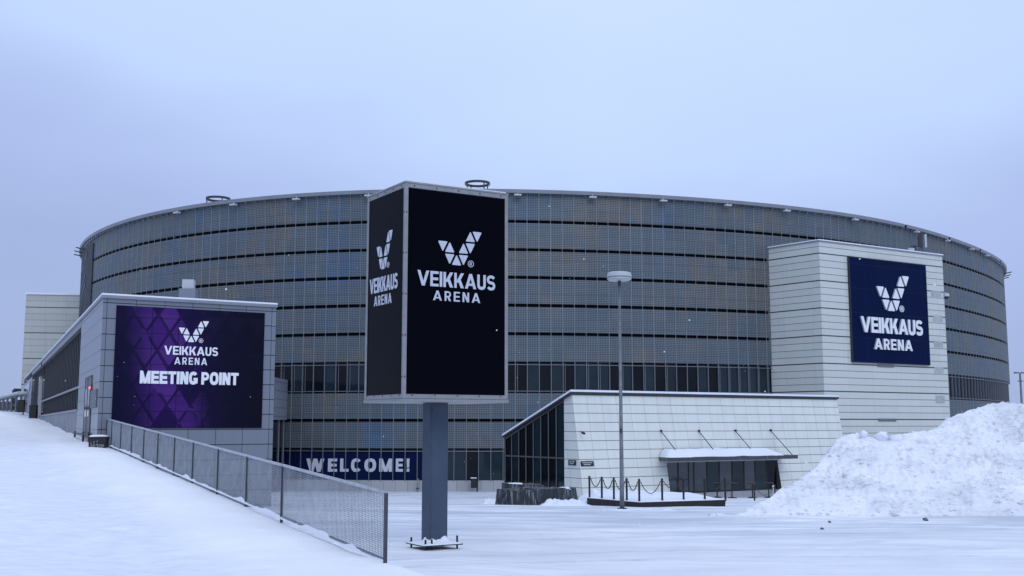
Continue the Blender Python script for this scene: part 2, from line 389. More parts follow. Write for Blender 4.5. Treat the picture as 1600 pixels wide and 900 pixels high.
# ------------------------------------------------------------------ mesh helper
class MB:
    def __init__(s): s.v = []; s.f = []; s.m = []; s.uv = []
    def face(s, pts, uv=None, m=0):
        i = len(s.v); s.v += [tuple(map(float, p)) for p in pts]
        s.f.append(tuple(range(i, i + len(pts)))); s.m.append(m)
        s.uv.append(uv if uv else [(0, 0)] * len(pts))
    def obox(s, c, ax, ay, az, m=0):
        """box from corner c with edge vectors"""
        c, ax, ay, az = (np.asarray(q, float) for q in (c, ax, ay, az))
        if np.dot(np.cross(ax, ay), az) < 0: ax, ay = ay, ax
        p = [c, c + ax, c + ax + ay, c + ay]; q = [k + az for k in p]
        s.face([p[3], p[2], p[1], p[0]], None, m); s.face(q, None, m)
        for i in range(4):
            j = (i + 1) % 4; s.face([p[i], p[j], q[j], q[i]], None, m)
    def cbox(s, c, sx, sy, sz, yaw=0.0, m=0):
        r = V(math.cos(yaw), math.sin(yaw), 0); n = V(-math.sin(yaw), math.cos(yaw), 0)
        s.obox(np.asarray(c, float) - r * sx / 2 - n * sy / 2 - V(0, 0, sz / 2), r * sx, n * sy, V(0, 0, sz), m)
    def bar(s, a, b, w, h=None, m=0, up=(0, 0, 1)):
        a, b = np.asarray(a, float), np.asarray(b, float); h = h or w
        d = b - a
        if np.linalg.norm(np.cross(unit(d), up)) < 1e-3: up = (0, 1, 0)
        x = unit(np.cross(d, up)); y = unit(np.cross(x, d))
        s.obox(a - x * w / 2 - y * h / 2, x * w, y * h, d, m)
    def tube(s, pts, r, n=10, m=0, cap=True):
        pts = [np.asarray(p, float) for p in pts]
        rr = r if hasattr(r, '__len__') else [r] * len(pts)
        rings = []
        for i, p in enumerate(pts):
            d = unit(pts[min(i + 1, len(pts) - 1)] - pts[max(i - 1, 0)])
            up = V(0, 0, 1) if abs(d[2]) < 0.9 else V(0, 1, 0)
            x = unit(np.cross(d, up)); y = np.cross(x, d)
            k = len(s.v)
            s.v += [tuple(p + (x * math.cos(a) - y * math.sin(a)) * rr[i]) for a in (2 * math.pi * j / n for j in range(n))]
            rings.append(k)
        for k0, k1 in zip(rings, rings[1:]):
            for j in range(n):
                q = (j + 1) % n
                s.f.append((k0 + j, k0 + q, k1 + q, k1 + j)); s.m.append(m); s.uv.append([(0, 0)] * 4)
        if cap:
            s.f.append(tuple(rings[0] + j for j in reversed(range(n)))); s.m.append(m); s.uv.append([(0, 0)] * n)
            s.f.append(tuple(rings[-1] + j for j in range(n))); s.m.append(m); s.uv.append([(0, 0)] * n)
    def lathe(s, c, prof, n=24, m=0):
        c = np.asarray(c, float); rings = []
        for r, z in prof:
            rings.append(len(s.v))
            s.v += [tuple(c + V(r * math.cos(2 * math.pi * j / n), r * math.sin(2 * math.pi * j / n), z)) for j in range(n)]
        for k0, k1 in zip(rings, rings[1:]):
            for j in range(n):
                q = (j + 1) % n
                s.f.append((k0 + j, k0 + q, k1 + q, k1 + j)); s.m.append(m); s.uv.append([(0, 0)] * 4)
    def prism(s, poly, n, depth, m=0, ms=None):
        """flat polygon (ccw seen from n) pushed out along n"""
        poly = [np.asarray(p, float) for p in poly]; n = np.asarray(n, float) * depth
        top = [p + n for p in poly]
        s.face(top, None, m)
        s.face(list(reversed(poly)), None, m)
        for i in range(len(poly)):
            j = (i + 1) % len(poly)
            s.face([poly[i], poly[j], top[j], top[i]], None, m if ms is None else ms)
    def grid(s, X, Y, Z, m=0):
        k = len(s.v); nr, nc = X.shape
        s.v += list(zip(X.ravel().tolist(), Y.ravel().tolist(), Z.ravel().tolist()))
        for i in range(nr - 1):
            for j in range(nc - 1):
                a = k + i * nc + j
                s.f.append((a, a + 1, a + nc + 1, a + nc)); s.m.append(m); s.uv.append([(0, 0)] * 4)
    def text(s, body, c, r, u, n, w, h, depth, t=0.2, m=0, ms=None, gap=0.08):
        """capitals filling the w x h box centred at c; strokes that cross lie a hair apart"""
        ps, W0 = glyphs(body, t, gap)
        for k, q in enumerate(ps):
            d_ = depth * (1 + 0.03 * (k % 5))
            s.prism([c + r * ((x / W0 - 0.5) * w) + u * ((y - 0.5) * h) for x, y in q], n, d_, m, ms)
    def build(s, name, mats, parent=None, smooth=False, bevel=0.0):
        mats = mats if isinstance(mats, (list, tuple)) else [mats]
        off = V(*parent_origin(parent)) if parent else V(0, 0, 0)
        me = bpy.data.meshes.new(name)
        me.from_pydata([tuple(np.asarray(p) - off) for p in s.v] if parent else s.v, [], s.f)
        for q in mats: me.materials.append(q)
        me.polygons.foreach_set('material_index', s.m)
        if any(any(c != (0, 0) for c in q) for q in s.uv):
            l = me.uv_layers.new(name='UVMap')
            flat = [c for q in s.uv for p in q for c in p]
            l.data.foreach_set('uv', flat)
        if smooth: me.polygons.foreach_set('use_smooth', [True] * len(me.polygons))
        me.update()
        o = bpy.data.objects.new(name, me); COL.objects.link(o)
        if parent: o.parent = parent
        if bevel:
            bm = bmesh.new(); bm.from_mesh(me); bmesh.ops.remove_doubles(bm, verts=bm.verts, dist=1e-4)
            bm.to_mesh(me); bm.free()
            md = o.modifiers.new('bevel', 'BEVEL'); md.width = bevel; md.segments = 2; md.limit_method = 'ANGLE'
        return o

def parent_origin(o):
    p = Vector((0, 0, 0))
    while o: p += o.location; o = o.parent
    return p

GL = {}
def _strip(pts, t):
    """thick line along points -> quads that share their mitred ends"""
    pts = [np.array(p, float) for p in pts]; L = []; R = []
    for i, p in enumerate(pts):
        d0 = unit(p - pts[i - 1]) if i else unit(pts[1] - p)
        d1 = unit(pts[i + 1] - p) if i < len(pts) - 1 else d0
        n0, n1 = np.array([-d0[1], d0[0]]), np.array([-d1[1], d1[0]]); n = unit(n0 + n1); k = t / 2 / max(0.35, np.dot(n, n0))
        L.append(p + n * k); R.append(p - n * k)
    return [[R[i], R[i + 1], L[i + 1], L[i]] for i in range(len(pts) - 1)]
def _arc(cx, cy, rx, ry, a0, a1, n=12, e=2.5):
    o = []
    for k in range(n + 1):
        a = math.radians(a0 + (a1 - a0) * k / n); c, s_ = math.cos(a), math.sin(a)
        o.append((cx + rx * math.copysign(abs(c) ** (2 / e), c), cy + ry * math.copysign(abs(s_) ** (2 / e), s_)))
    return o
def _rect(x0, y0, x1, y1): return [(x0, y0), (x1, y0), (x1, y1), (x0, y1)]
def _para(x0, x1, w, y0=0.0, y1=1.0): return [(x0, y0), (x0 + w, y0), (x1 + w, y1), (x1, y1)]
def glyph(ch, t):
    """one capital of height 1 with stem t -> (convex polygons, width)"""
    b = t * 0.86; h = t * 1.12
    if ch == 'V': w = 0.74 + t; return [_para(w / 2 - h / 2, 0, h), _para(w / 2 - h / 2, w - h, h)], w
    if ch == 'A': w = 0.74 + t; return [_para(0, w / 2 - h / 2, h), _para(w - h, w / 2 - h / 2, h), _rect(w * 0.22, 0.20, w * 0.78, 0.20 + b * 0.9)], w
    if ch == 'I': return [_rect(0, 0, t, 1)], t
    if ch == '!': return [_rect(0, 0, t, t * 0.95), [(0.02, 0.32), (t - 0.02, 0.32), (t + 0.01, 1), (-0.01, 1)]], t
    if ch == 'E': w = 0.47 + t; return [_rect(0, 0, t, 1), _rect(t, 0, w, b), _rect(t, 0.5 - b / 2, w * 0.95, 0.5 + b / 2), _rect(t, 1 - b, w, 1)], w
    if ch == 'L': w = 0.42 + t; return [_rect(0, 0, t, 1), _rect(t, 0, w, b)], w
    if ch == 'T': w = 0.50 + t; return [_rect(w / 2 - t / 2, 0, w / 2 + t / 2, 1 - b), _rect(0, 1 - b, w, 1)], w
    if ch == 'K': w = 0.60 + t; return [_rect(0, 0, t, 1), _para(t * 0.7, w - h * 1.12, h * 1.12, 0.36, 1.0), _para(w - h * 1.15, t * 1.25, h * 1.15, 0.0, 0.60)], w
    if ch == 'N': w = 0.52 + t; return [_rect(0, 0, t, 1), _rect(w - t, 0, w, 1), _para(w - t * 1.15, 0, t * 1.15)], w
    if ch == 'M': w = 0.72 + t; return [_rect(0, 0, t, 1), _rect(w - t, 0, w, 1), _para(w / 2 - t / 2, 0, t, 0.0, 1.0), _para(w / 2 - t / 2, w - t, t, 0.0, 1.0)], w
    if ch == 'W':
        w = 1.15 + t; q = (w - h) / 4
        return [_para(q, 0, h), _para(q, 2 * q, h), _para(3 * q, 2 * q, h), _para(3 * q, 4 * q, h)], w
    if ch == 'U':
        w = 0.52 + t; r = 0.34
        return _strip([(t / 2, 1.0)] + _arc(w / 2, r, w / 2 - t / 2, r - b / 2, 180, 360, 14) + [(w - t / 2, 1.0)], t), w
    if ch == 'O':
        w = 0.60 + t; return _strip(_arc(w / 2, 0.5, w / 2 - t / 2, 0.5 - b / 2, 0, 360.0, 26), t), w
    if ch == 'C':
        w = 0.56 + t; return _strip(_arc(w / 2, 0.5, w / 2 - t / 2, 0.5 - b / 2, 38, 322, 22), t), w
    if ch == 'G':
        w = 0.58 + t; return _strip(_arc(w / 2, 0.5, w / 2 - t / 2, 0.5 - b / 2, 38, 322, 22), t) + [_rect(w - t, 0.08, w, 0.52), _rect(w * 0.52, 0.52 - b * 0.9, w, 0.52)], w
    if ch == 'S':
        w = 0.52 + t; ry = (1 - b) / 4; rx = w / 2 - t / 2
        return _strip(_arc(w / 2, 1 - b / 2 - ry, rx, ry, 22, 262, 13, 2.3) + _arc(w / 2, b / 2 + ry, rx, ry, 82, -158, 13, 2.3), t * 0.95), w
    if ch in 'PR':
        w = 0.50 + t; m = 0.44; ry = (1 - m) / 2; cy = (1 + m) / 2 - b / 2 + b / 4
        ps = [_rect(0, 0, t, 1)] + _strip([(t * 0.9, 1 - b / 2)] + _arc(w - 0.28 - t / 2, (1 - b / 2 + m) / 2, 0.28, (1 - b / 2 - m) / 2, 90, -90, 12, 2.2) + [(t * 0.9, m)], b)
        if ch == 'R': ps.append(_para(w - h * 1.05, w * 0.5 - h * 0.4, h * 1.05, 0.0, 0.46))
        return ps, w
    raise KeyError(ch)
def glyphs(body, t, gap):
    ps = []; x = 0.0
    for ch in body:
        if ch == ' ': x += 0.30; continue
        g_, w = glyph(ch, t)
        ps += [[(px + x, py) for px, py in q] for q in g_]
        x += w + gap
    return ps, x - gap

def thing(name, label, cat, loc=(0, 0, 0), group=None):
    o = bpy.data.objects.new(name, None); COL.objects.link(o)
    o.location = tuple(map(float, loc)); o.empty_display_size = 0.3
    o['label'] = label; o['category'] = cat
    if group: o['group'] = group
    return o
def tag(o, label, cat, group=None, kind=None):
    o['label'] = label; o['category'] = cat
    if group: o['group'] = group
    if kind: o['kind'] = kind
    return o
def dup(root, loc, label=None):
    r = root.copy(); COL.objects.link(r); r.location = tuple(map(float, loc))
    if label: r['label'] = label
    for ch in root.children:
        c = ch.copy(); COL.objects.link(c); c.parent = r
        for g in ch.children:
            d = g.copy(); COL.objects.link(d); d.parent = c
    return r

TRI = [(-2, 1, 0), (-1, 1, 1), (-1, 0, 0), (0, 0, 1), (1, 0, 0), (1, 1, 1), (2, 1, 0), (2, 2, 1), (3, 2, 0)]
def add_emblem(mb, c, r, u, n, w, h, depth, m=0, ms=None):
    """nine small triangles set as a tick"""
    sx, sy = w / 409.0, h / 298.0
    for i, row, upw in TRI:
        cx, y0, y1 = i * 63 - 31.5, row * 103.0, row * 103.0 + 92
        if upw: pts = [(cx - 43, y0 + 2), (cx + 43, y0 + 2), (cx, y1 - 4)]
        else: pts = [(cx - 43, y1 - 2), (cx, y0 + 4), (cx + 43, y1 - 2)]
        # rounded corners
        poly = []
        for k in range(3):
            a, b, d = np.array(pts[k - 1]), np.array(pts[k]), np.array(pts[(k + 1) % 3])
            for q in (a, d):
                poly.append(b + (q - b) * 0.07)
        poly3 = [c + r * (p[0] * sx) + u * ((p[1] - 149) * sy) for p in poly]
        mb.prism(poly3, n, depth, m, ms)
def add_mark(mb, c, r, u, n, rad, depth, m=0):
    """ring with an R in it"""
    k = 20
    for i in range(k):
        a0, a1 = 2 * math.pi * i / k, 2 * math.pi * (i + 1) / k
        q = [(rad, a0), (rad, a1), (rad * 0.82, a1), (rad * 0.82, a0)]
        mb.prism([c + r * (x * math.cos(a)) + u * (x * math.sin(a)) for x, a in q], n, depth, m)
    mb.text('R', c, r, u, n, rad * 0.75, rad * 1.0, depth, 0.2, m)

# ------------------------------------------------------------------ noise
_rng = np.random.RandomState(3)
_tab = _rng.rand(256, 256)
def vnoise(x, y):
    xi, yi = np.floor(x).astype(int), np.floor(y).astype(int); fx, fy = x - xi, y - yi
    fx, fy = fx * fx * (3 - 2 * fx), fy * fy * (3 - 2 * fy)
    g = lambda a, b: _tab[a % 256, b % 256]
    return (g(xi, yi) * (1 - fx) + g(xi + 1, yi) * fx) * (1 - fy) + (g(xi, yi + 1) * (1 - fx) + g(xi + 1, yi + 1) * fx) * fy - 0.5
def fbm(x, y, o=4, gain=0.5):
    r = 0; a = 1.0
    for k in range(o):
        r = r + a * vnoise(x * 2 ** k + 17 * k, y * 2 ** k + 31 * k); a *= gain
    return r

# ================================================================== GROUND
PLZ = np.array([(-50, 4.7), (0, 4.66), (22, 4.60), (30, 4.52), (47, 4.08), (60, 3.35), (80, 2.3), (100, 1.2), (126, 0.1), (300, 0.0), (6000, -2)])
RMP = np.array([(-50, 5.6), (0, 5.35), (10, 5.05), (19.6, 5.12), (48, 6.68), (73, 7.4), (98, 8.15), (125, 8.9), (150, 9.5), (200, 9.6), (420, 8.2), (6000, 3)])
FN, FF = V(-2.225, 19.6, 0), V(-17.75, 48.1, 0)           # fence near and far end
BC = V(-18.15, 48.0, 0)                                     # corner of the low building
WL = V(-0.4835, 1.0, 0)                                     # its long wall runs this way
def sstep(x): x = np.clip(x, 0, 1); return x * x * (3 - 2 * x)
def edge_x(y):
    line = FN[0] + (y - FN[1]) * (FF[0] - FN[0]) / (FF[1] - FN[1])
    wall = BC[0] + (y - BC[1]) * WL[0] + np.clip((y - 48.0) * 1.0, 0, 4)
    return np.where(y < 48.1, line, wall)
def ground(x, y):
    x = np.asarray(x, float); y = np.asarray(y, float)
    u = (edge_x(y) - x) * 0.88
    pz = np.interp(y, PLZ[:, 0], PLZ[:, 1])
    rz = np.interp(y, RMP[:, 0], RMP[:, 1]) + 0.02 * np.clip(u, 0, 25)
    nearw = np.clip((19.9 - y), 0, 8)
    w = 0.35 + nearw * 0.95
    s = sstep((u + w) / w)
    z = pz + (rz - pz) * s
    left = np.clip(u / 2, 0, 1)
    n = 0.10 * fbm(x * 0.45, y * 0.45, 4) + 0.032 * fbm(x * 2.1, y * 2.1, 4)
    drift = 0.075 * sstep((3.0 - u + 0.5 * fbm(y * 0.25, y * 0.0 + 3, 3)) / 0.9) * np.clip(u / 0.8, 0, 1) * np.clip((60 - y) / 20, 0, 1) - 0.03 * np.exp(-((u - 3.8) / 0.9) ** 2)
    bank = 0.0 * np.exp(-(u / 0.35) ** 2) * (y > 19) * (y < 49) * (0.7 + 1.2 * fbm(y * 0.9, y * 0 + 8, 3)) * (u > -0.02)
    far = np.clip(1 - (y - 120) / 200, 0, 1)
    z = z + (n * (0.4 + 0.8 * left) + drift * (u > 0)) * far + bank
    # heap pushed up where the ramp ends and around the mast foot
    z = z + 0.10 * np.exp(-(((x + 1.4) / 1.6) ** 2 + ((y - 20.0) / 1.1) ** 2)) * (1 + fbm(x * 1.5, y * 1.5, 3))
    return z
def gz(x, y): return float(ground(np.array([x]), np.array([y]))[0])

ys = np.concatenate([np.arange(-40, 4, 4), np.arange(4, 30, 0.14), np.arange(30, 52, 0.3), np.arange(52, 90, 0.8), np.arange(90, 180, 3), np.geomspace(185, 6000, 22)])
us = np.concatenate([-np.geomspace(6000, 46, 18), np.arange(-45, -12, 0.7), np.arange(-12, -1, 0.2), np.arange(-1.0, 1.0, 0.07), np.arange(1.0, 14, 0.16), np.arange(14, 45, 0.8), np.geomspace(46, 6000, 18)])
UU, YY = np.meshgrid(us, ys)
XX = edge_x(YY) - UU / 0.88
ZZ = ground(XX, YY)
g = MB(); g.grid(XX[:, ::-1], YY[:, ::-1], ZZ[:, ::-1])
tag(g.build('snow_ground', M['ground'], smooth=True), 'snow covered square with a snowy ramp rising to the left', 'ground', kind='structure')

# ================================================================== ARENA
CF = [73.468, -3.734, 2.659, 6.679, 6.51, -0.728, 3.027, -0.279, -0.051, 0.011, 0.81]
ACX, ACY = 12.0, 192.0
th = np.linspace(0, 2 * np.pi, 7201)
rr = CF[0] + sum(CF[2 * k - 1] * np.cos(k * th) + CF[2 * k] * np.sin(k * th) for k in range(1, 6))
ax_, ay_ = ACX + rr * np.cos(th), ACY + rr * np.sin(th)
sarc = np.concatenate([[0], np.cumsum(np.hypot(np.diff(ax_), np.diff(ay_)))])
NB = int(round(sarc[-1] / PITCH)); PITCH_ = sarc[-1] / NB
def cur(s, out=0.0, z=0.0):
    s = s % sarc[-1]
    x, y = np.interp(s, sarc, ax_), np.interp(s, sarc, ay_)
    x2, y2 = np.interp(s + 0.3, sarc, ax_), np.interp(s + 0.3, sarc, ay_); x1, y1 = np.interp(s - 0.3, sarc, ax_), np.interp(s - 0.3, sarc, ay_)
    l = math.hypot(x2 - x1, y2 - y1)
    return V(x + (y2 - y1) / l * out, y - (x2 - x1) / l * out, z)
def tan(s): a, b = cur(s - 0.2), cur(s + 0.2); return unit(b - a)
_ss = np.linspace(sarc[-1] * 0.47, sarc[-1] * 1.06, 1600)
_pts = np.array([cur(s) for s in _ss])
def s_at(px, z):
    q = np.array([proj((p[0], p[1], z))[0] for p in _pts])
    i0, i1 = int(np.argmin(q)), int(np.argmax(q))
    return float(np.interp(px, q[i0:i1 + 1], _ss[i0:i1 + 1]))
SB = [i * PITCH_ for i in range(NB + 1)]

arena = thing('arena', 'huge round grey arena wrapped in woven metal mesh bands', 'arena', (ACX, ACY, 0))
m = MB()
for i in range(NB):                                   # dark wall behind the mesh
    a, b = SB[i], SB[i + 1]
    m.face([cur(a, -0.35, -1), cur(b, -0.35, -1), cur(b, -0.35, 34.0), cur(a, -0.35, 34.0)])
m.build('inner_wall', M['darkwall'], arena)
BANDS = [(4.98, 7.96), (8.29, 11.2), (14.78, 17.78), (18.13, 21.04), (21.41, 24.28), (24.64, 27.52), (27.88, 30.82), (31.18, 34.35)]
for z0, z1 in BANDS:
    m = MB()
    for i in range(NB):
        a, b = SB[i], SB[i + 1]
        m.face([cur(a, 0, z0), cur(b, 0, z0), cur(b, 0, z1), cur(a, 0, z1)], [(a, z0), (b, z0), (b, z1), (a, z1)])
        t_ = tan(a); c = cur(a, -0.02, z0 - 0.15)
        n_ = V(t_[1], -t_[0], 0)
        m.obox(c - t_ * 0.024, t_ * 0.048, n_ * 0.06, V(0, 0, z1 - z0 + 0.30), 1)
    m.build('cladding_band', [M['mesh'], M['rib']], arena)
m = MB()                                               # concrete plinth
for i in range(NB):
    a, b = SB[i], SB[i + 1]
    m.face([cur(a, 0.03, -1.5), cur(b, 0.03, -1.5), cur(b, 0.03, 1.42), cur(a, 0.03, 1.42)], [(a, 0), (b, 0), (b, 2.9), (a, 2.9)])
    m.face([cur(a, 0.03, 1.42), cur(b, 0.03, 1.42), cur(b, -0.35, 1.44), cur(a, -0.35, 1.44)])
m.build('plinth', M['plinth'], arena)
# glazed bays that can be seen
def glaze(lo, hi, z0, z1, rails, teal):
    i0, i1 = int(lo / PITCH_), int(hi / PITCH_) + 1
    for i in range(i0, i1):
        a, b = SB[i % NB], SB[i % NB] + PITCH_
        w = MB(); o1 = random.uniform(-0.012, 0.012)
        w.face([cur(a, -0.12 + o1, z0), cur(b, -0.12 - o1, z0), cur(b, -0.12 - o1, z1), cur(a, -0.12 + o1, z1)])
        win = w.build('window', M['glass_teal'] if random.random() < teal else M['glass'], arena)
        f = MB(); t_ = tan(a); n_ = V(t_[1], -t_[0], 0)
        f.obox(cur(a, -0.14, z0 - 0.1) - t_ * 0.035, t_ * 0.07, n_ * 0.24, V(0, 0, z1 - z0 + 0.2))
        if random.random() < 0.55 and teal < 0.7:      # inner curtain edge / inner post
            f.obox(cur(a + 0.25, -0.115, z0) , t_ * 0.05, n_ * 0.03, V(0, 0, z1 - z0))
        for zr in rails:
            p, q = cur(a, 0.06, zr), cur(b, 0.06, zr)
            f.bar(p, q, 0.07, 0.07)
        f.build('frame', M['frame'], win)
glaze(s_at(422, 13), s_at(1216, 13), 11.30, 14.62, (11.42, 14.42), 0.45)
glaze(s_at(1478, 12), s_at(1577, 12), 11.30, 14.62, (11.42, 14.42), 0.35)
glaze(s_at(425, 3), s_at(800, 3), 1.44, 4.85, (4.66,), 0.75)

# roof edge: overhanging rim, soffit arms, snow on top
m = MB(); arms = MB()
RO, RT = 0.55, 34.68
seg = 10                                              # bays per rim section
sR = s_at(1396, 34)
for i in range(NB):
    a, b = SB[i], SB[i + 1]
    gap_here = (i % seg == 0) and (a > sR or a < sarc[-1] * 0.1)
    a2 = a + 0.55 if gap_here else a
    q = lambda s, o, z: cur(s, o, z)
    m.face([q(a2, RO, RT - 0.42), q(b, RO, RT - 0.42), q(b, RO + 0.04, RT), q(a2, RO + 0.04, RT)])
    m.face([q(a2, RO + 0.04, RT), q(b, RO + 0.04, RT), q(b, RO - 0.6, RT + 0.02), q(a2, RO - 0.6, RT + 0.02)], None, 1)
    m.face([q(a2, RO - 0.35, RT - 0.42), q(b, RO - 0.35, RT - 0.42), q(b, RO, RT - 0.42), q(a2, RO, RT - 0.42)])
    m.face([q(a2, RO - 0.6, RT + 0.02), q(b, RO - 0.6, RT + 0.02), q(b, RO - 0.35, RT - 0.42), q(a2, RO - 0.35, RT - 0.42)])
    arms.bar(cur(a, -0.2, RT - 0.62), cur(a, RO - 0.1, RT - 0.36), 0.10, 0.16)
    if i % 2 == 0: arms.bar(cur(a, -0.2, RT - 1.15), cur(a, RO - 0.3, RT - 0.45), 0.05, 0.05)
rim_o = m.build('roof_rim', [M['rim'], M['snow']], arena)
arms.build('soffit_arms', M['rib'], rim_o)
m = MB()                                               # roof: low snowy dome
prev = None
for k, (sc, z) in enumerate([(0.995, 34.2), (0.9, 35.0), (0.6, 36.4), (0.3, 37.0), (0.02, 37.2)]):
    ring = [V(ACX + (cur(s)[0] - ACX) * sc, ACY + (cur(s)[1] - ACY) * sc, z) for s in SB[::6]]
    if prev:
        for j in range(len(ring)):
            q = (j + 1) % len(ring); m.face([prev[j], prev[q], ring[q], ring[j]])
    prev = ring
m.build('roof', M['roof'], arena, smooth=True)
for px in (283, 370, 467, 578, 808, 924, 1033, 1133, 1224, 1330, 1426, 1474, 1512, 1536):
    s = s_at(px, 34); t_ = tan(s); n_ = V(t_[1], -t_[0], 0)
    f = MB(); c = cur(s, RO - 0.15, RT - 0.78)
    f.obox(c - t_ * 0.42, t_ * 0.84, n_ * 0.5, V(0, 0, 0.17)); f.bar(c + V(0, 0, 0.2) + n_ * 0.2, c + V(0, 0, 0.45) + n_ * 0.2, 0.06)
    f.build('floodlight', M['white_lamp'], arena)
for px, py, off in ((341, 311, -2.2), (746, 287, -2.2)):        # ring shaped hoods standing on the roof edge
    s = s_at(px, 34); b0 = cur(s, off, 34.0); d = b0[1]
    c = P(px, py, d)
    f = MB(); n = 36
    prof = [(1.5, -0.13), (1.5, 0.13), (1.30, 0.13), (1.30, -0.13), (1.5, -0.13)]
    f.lathe(c, prof, n)
    for k in range(4):
        a = k * math.pi / 2 + 0.6
        f.tube([c + V(1.43 * math.cos(a), 1.43 * math.sin(a), -0.08), V(c[0] + 1.43 * math.cos(a), c[1] + 1.43 * math.sin(a), 33.9)], 0.07, 6)
    f.build('roof_ring_hood', M['darkframe'], arena)
for px in (121.0, 1576.5, 1572):                        # short outriggers poking out past the rim at both ends
    s = s_at(px + (1.5 if px < 800 else -0.5), 34)
    for dz in (0.0, 1.5, 2.9):
        f = MB(); f.bar(cur(s + dz * 2.5, 0.0, RT - 0.9), cur(s + dz * 2.5, RO + 0.75, RT - 0.6), 0.10, 0.16)
        f.build('outrigger', M['darkframe'], arena)

# welcome banner behind the ground-floor mullions
s0, s1 = s_at(446, 3), s_at(656, 3)
b0 = cur((s0 + s1) / 2, 0, 1.5)
wel = thing('welcome_banner', 'long navy banner with big pale greeting along the arena ground floor', 'banner', b0)
m = MB()
i0, i1 = int(s0 / PITCH_), int(s1 / PITCH_)
for i in range(i0, i1 + 1):
    a, b = SB[i], SB[i + 1]
    m.face([cur(a, -0.06, 1.46), cur(b, -0.06, 1.46), cur(b, -0.06, 4.6), cur(a, -0.06, 4.6)], [(a, 0.2), (b, 0.2), (b, 2.7), (a, 2.7)])
m.build('banner_sheet', M['navy'], wel)
LET = [('W', 478, 507), ('E', 512, 527), ('L', 531, 545), ('C', 548, 565), ('O', 569, 588), ('M', 592, 613), ('E', 618, 630), ('!', 635, 640)]
for ch, x0, x1 in LET:
    xm = (x0 + x1) / 2; s = s_at(xm, 3); t_ = tan(s); n_ = V(t_[1], -t_[0], 0)
    c = cur(s, -0.045, 0); zt = EYE + (664 - 715.5) * c[1] / F; zb = EYE + (664 - 735.5) * c[1] / F
    wd = s_at(x1 - 0.8, 3) - s_at(x0, 3)
    m = MB(); m.text(ch, c + V(0, 0, (zt + zb) / 2), t_, V(0, 0, 1), n_, wd, zt - zb, 0.05, 0.25)
    m.build('letter', M['letter'], wel)

# dark printed hanging on the far left flank
sa, sb_ = s_at(124.6, 26), s_at(143.5, 26)
c0 = cur((sa + sb_) / 2, 0, 10)
fb = thing('facade_hanging', 'dark printed mesh hanging on the left flank of the round arena', 'hanging', c0)
m = MB(); n = 8
for k in range(n):
    a, b = sa - 2 + (sb_ - sa + 2) * k / n, sa - 2 + (sb_ - sa + 2) * (k + 1) / n
    m.face([cur(a, 0.16, 12), cur(b, 0.16, 12), cur(b, 0.16, 33.6), cur(a, 0.16, 33.6)])
m.build('printed_sheet', mat('dark_print', (0.028, 0.033, 0.042), 0.7, var=0.35, vscale=0.5), fb)
m = MB()
def on_hang(k, z, w=0.06): return cur(sa + (sb_ - sa) * k, 0.16 + w, z)
for k0, z0, k1, z1 in ((0.25, 30.5, 0.75, 32.6), (0.35, 27.5, 0.7, 29.6), (0.35, 26.3, 0.72, 28.2), (0.4, 24.0, 0.6, 26.0), (0.5, 21.5, 0.55, 23.6), (0.3, 18.0, 0.7, 20.2), (0.7, 18.0, 0.35, 20.6), (0.2, 15.0, 0.6, 17.3), (0.65, 14.2, 0.3, 16.4)):
    m.bar(on_hang(k0, z0), on_hang(k1, z1), 0.05, 0.5)
m.build('print_shape', mat('print_grey', (0.10, 0.11, 0.13), 0.7), fb)

# ================================================================== RIGHT TOWER
TC = V(36.2, 126.7, 0)
pr, pl = Plane(TC, (1.65, 1)), Plane(TC, (-0.816, 1))
tower = thing('panelled_tower', 'tall white panelled block standing against the right side of the arena', 'building', (36.2, 126.7, 0))
TW = pr.hit(1477, 500)[0]; LW = 9.5; TT = 29.1
m = MB()
A0 = pr.at(0, 0); B0 = pr.at(TW, 0); L0 = pl.at(LW, 0); BK = B0 + (L0 - A0) * 2.2; BK2 = L0 + (B0 - A0) * 0.2 + V(0, 8, 0)
def wallq(mb, p, q, z0, z1, mi=0, u0=0.0):
    l = np.linalg.norm((q - p)[:2])
    mb.face([V(p[0], p[1], z0), V(q[0], q[1], z0), V(q[0], q[1], z1), V(p[0], p[1], z1)], [(u0, z0), (u0 + l, z0), (u0 + l, z1), (u0, z1)], mi)
wallq(m, L0, A0, -1, TT); wallq(m, A0, B0, -1, TT); wallq(m, B0, BK, -1, TT); wallq(m, BK, L0, -1, TT)
m.build('wall', M['towerpanel'], tower)
m = MB(); zc = V(0, 0, TT)
out = 0.12
pts = [L0 + pl.n * out, A0 + (pr.n + pl.n) * out * 0.8, B0 + pr.n * out + pr.r * out, BK + pr.r * out]
m.prism([p + zc for p in pts], V(0, 0, 1), 0.14); m.prism([p + zc + V(0, 0, 0.141) for p in pts], V(0, 0, 1), 0.12, 1)
m.build('parapet', [M['rim'], M['snow']], tower)
for box in ((1371, 569.5, 1396, 574), (1372, 654, 1400, 658.5)):
    a, z, w, h = pr.rect(*box)
    v = MB(); v.obox(pr.at(a - w / 2, z - h / 2, 0.003), pr.r * w, pr.n * 0.06, V(0, 0, h))
    for k in range(4): v.obox(pr.at(a - w / 2, z - h / 2 + h * (k + 0.3) / 4, 0.064), pr.r * w, pr.n * 0.03, V(0, 0, 0.03))
    v.build('vent_grille', M['vent'], tower)
for box in ((1455, 455, 1470, 466), (1458, 493, 1473, 503), (1459, 533, 1473, 543), (1460, 574, 1474, 585), (1462, 618, 1476, 630)):
    a, z, w, h = pr.rect(*box)
    v = MB(); v.obox(pr.at(a - w / 2, z - h / 2, 0.003), pr.r * w, pr.n * 0.02, V(0, 0, h)); v.build('patch_panel', M['pale_panel'], tower)
cc = MB()                                              # dome camera on the far edge
a, z = pr.hit(1479, 464)
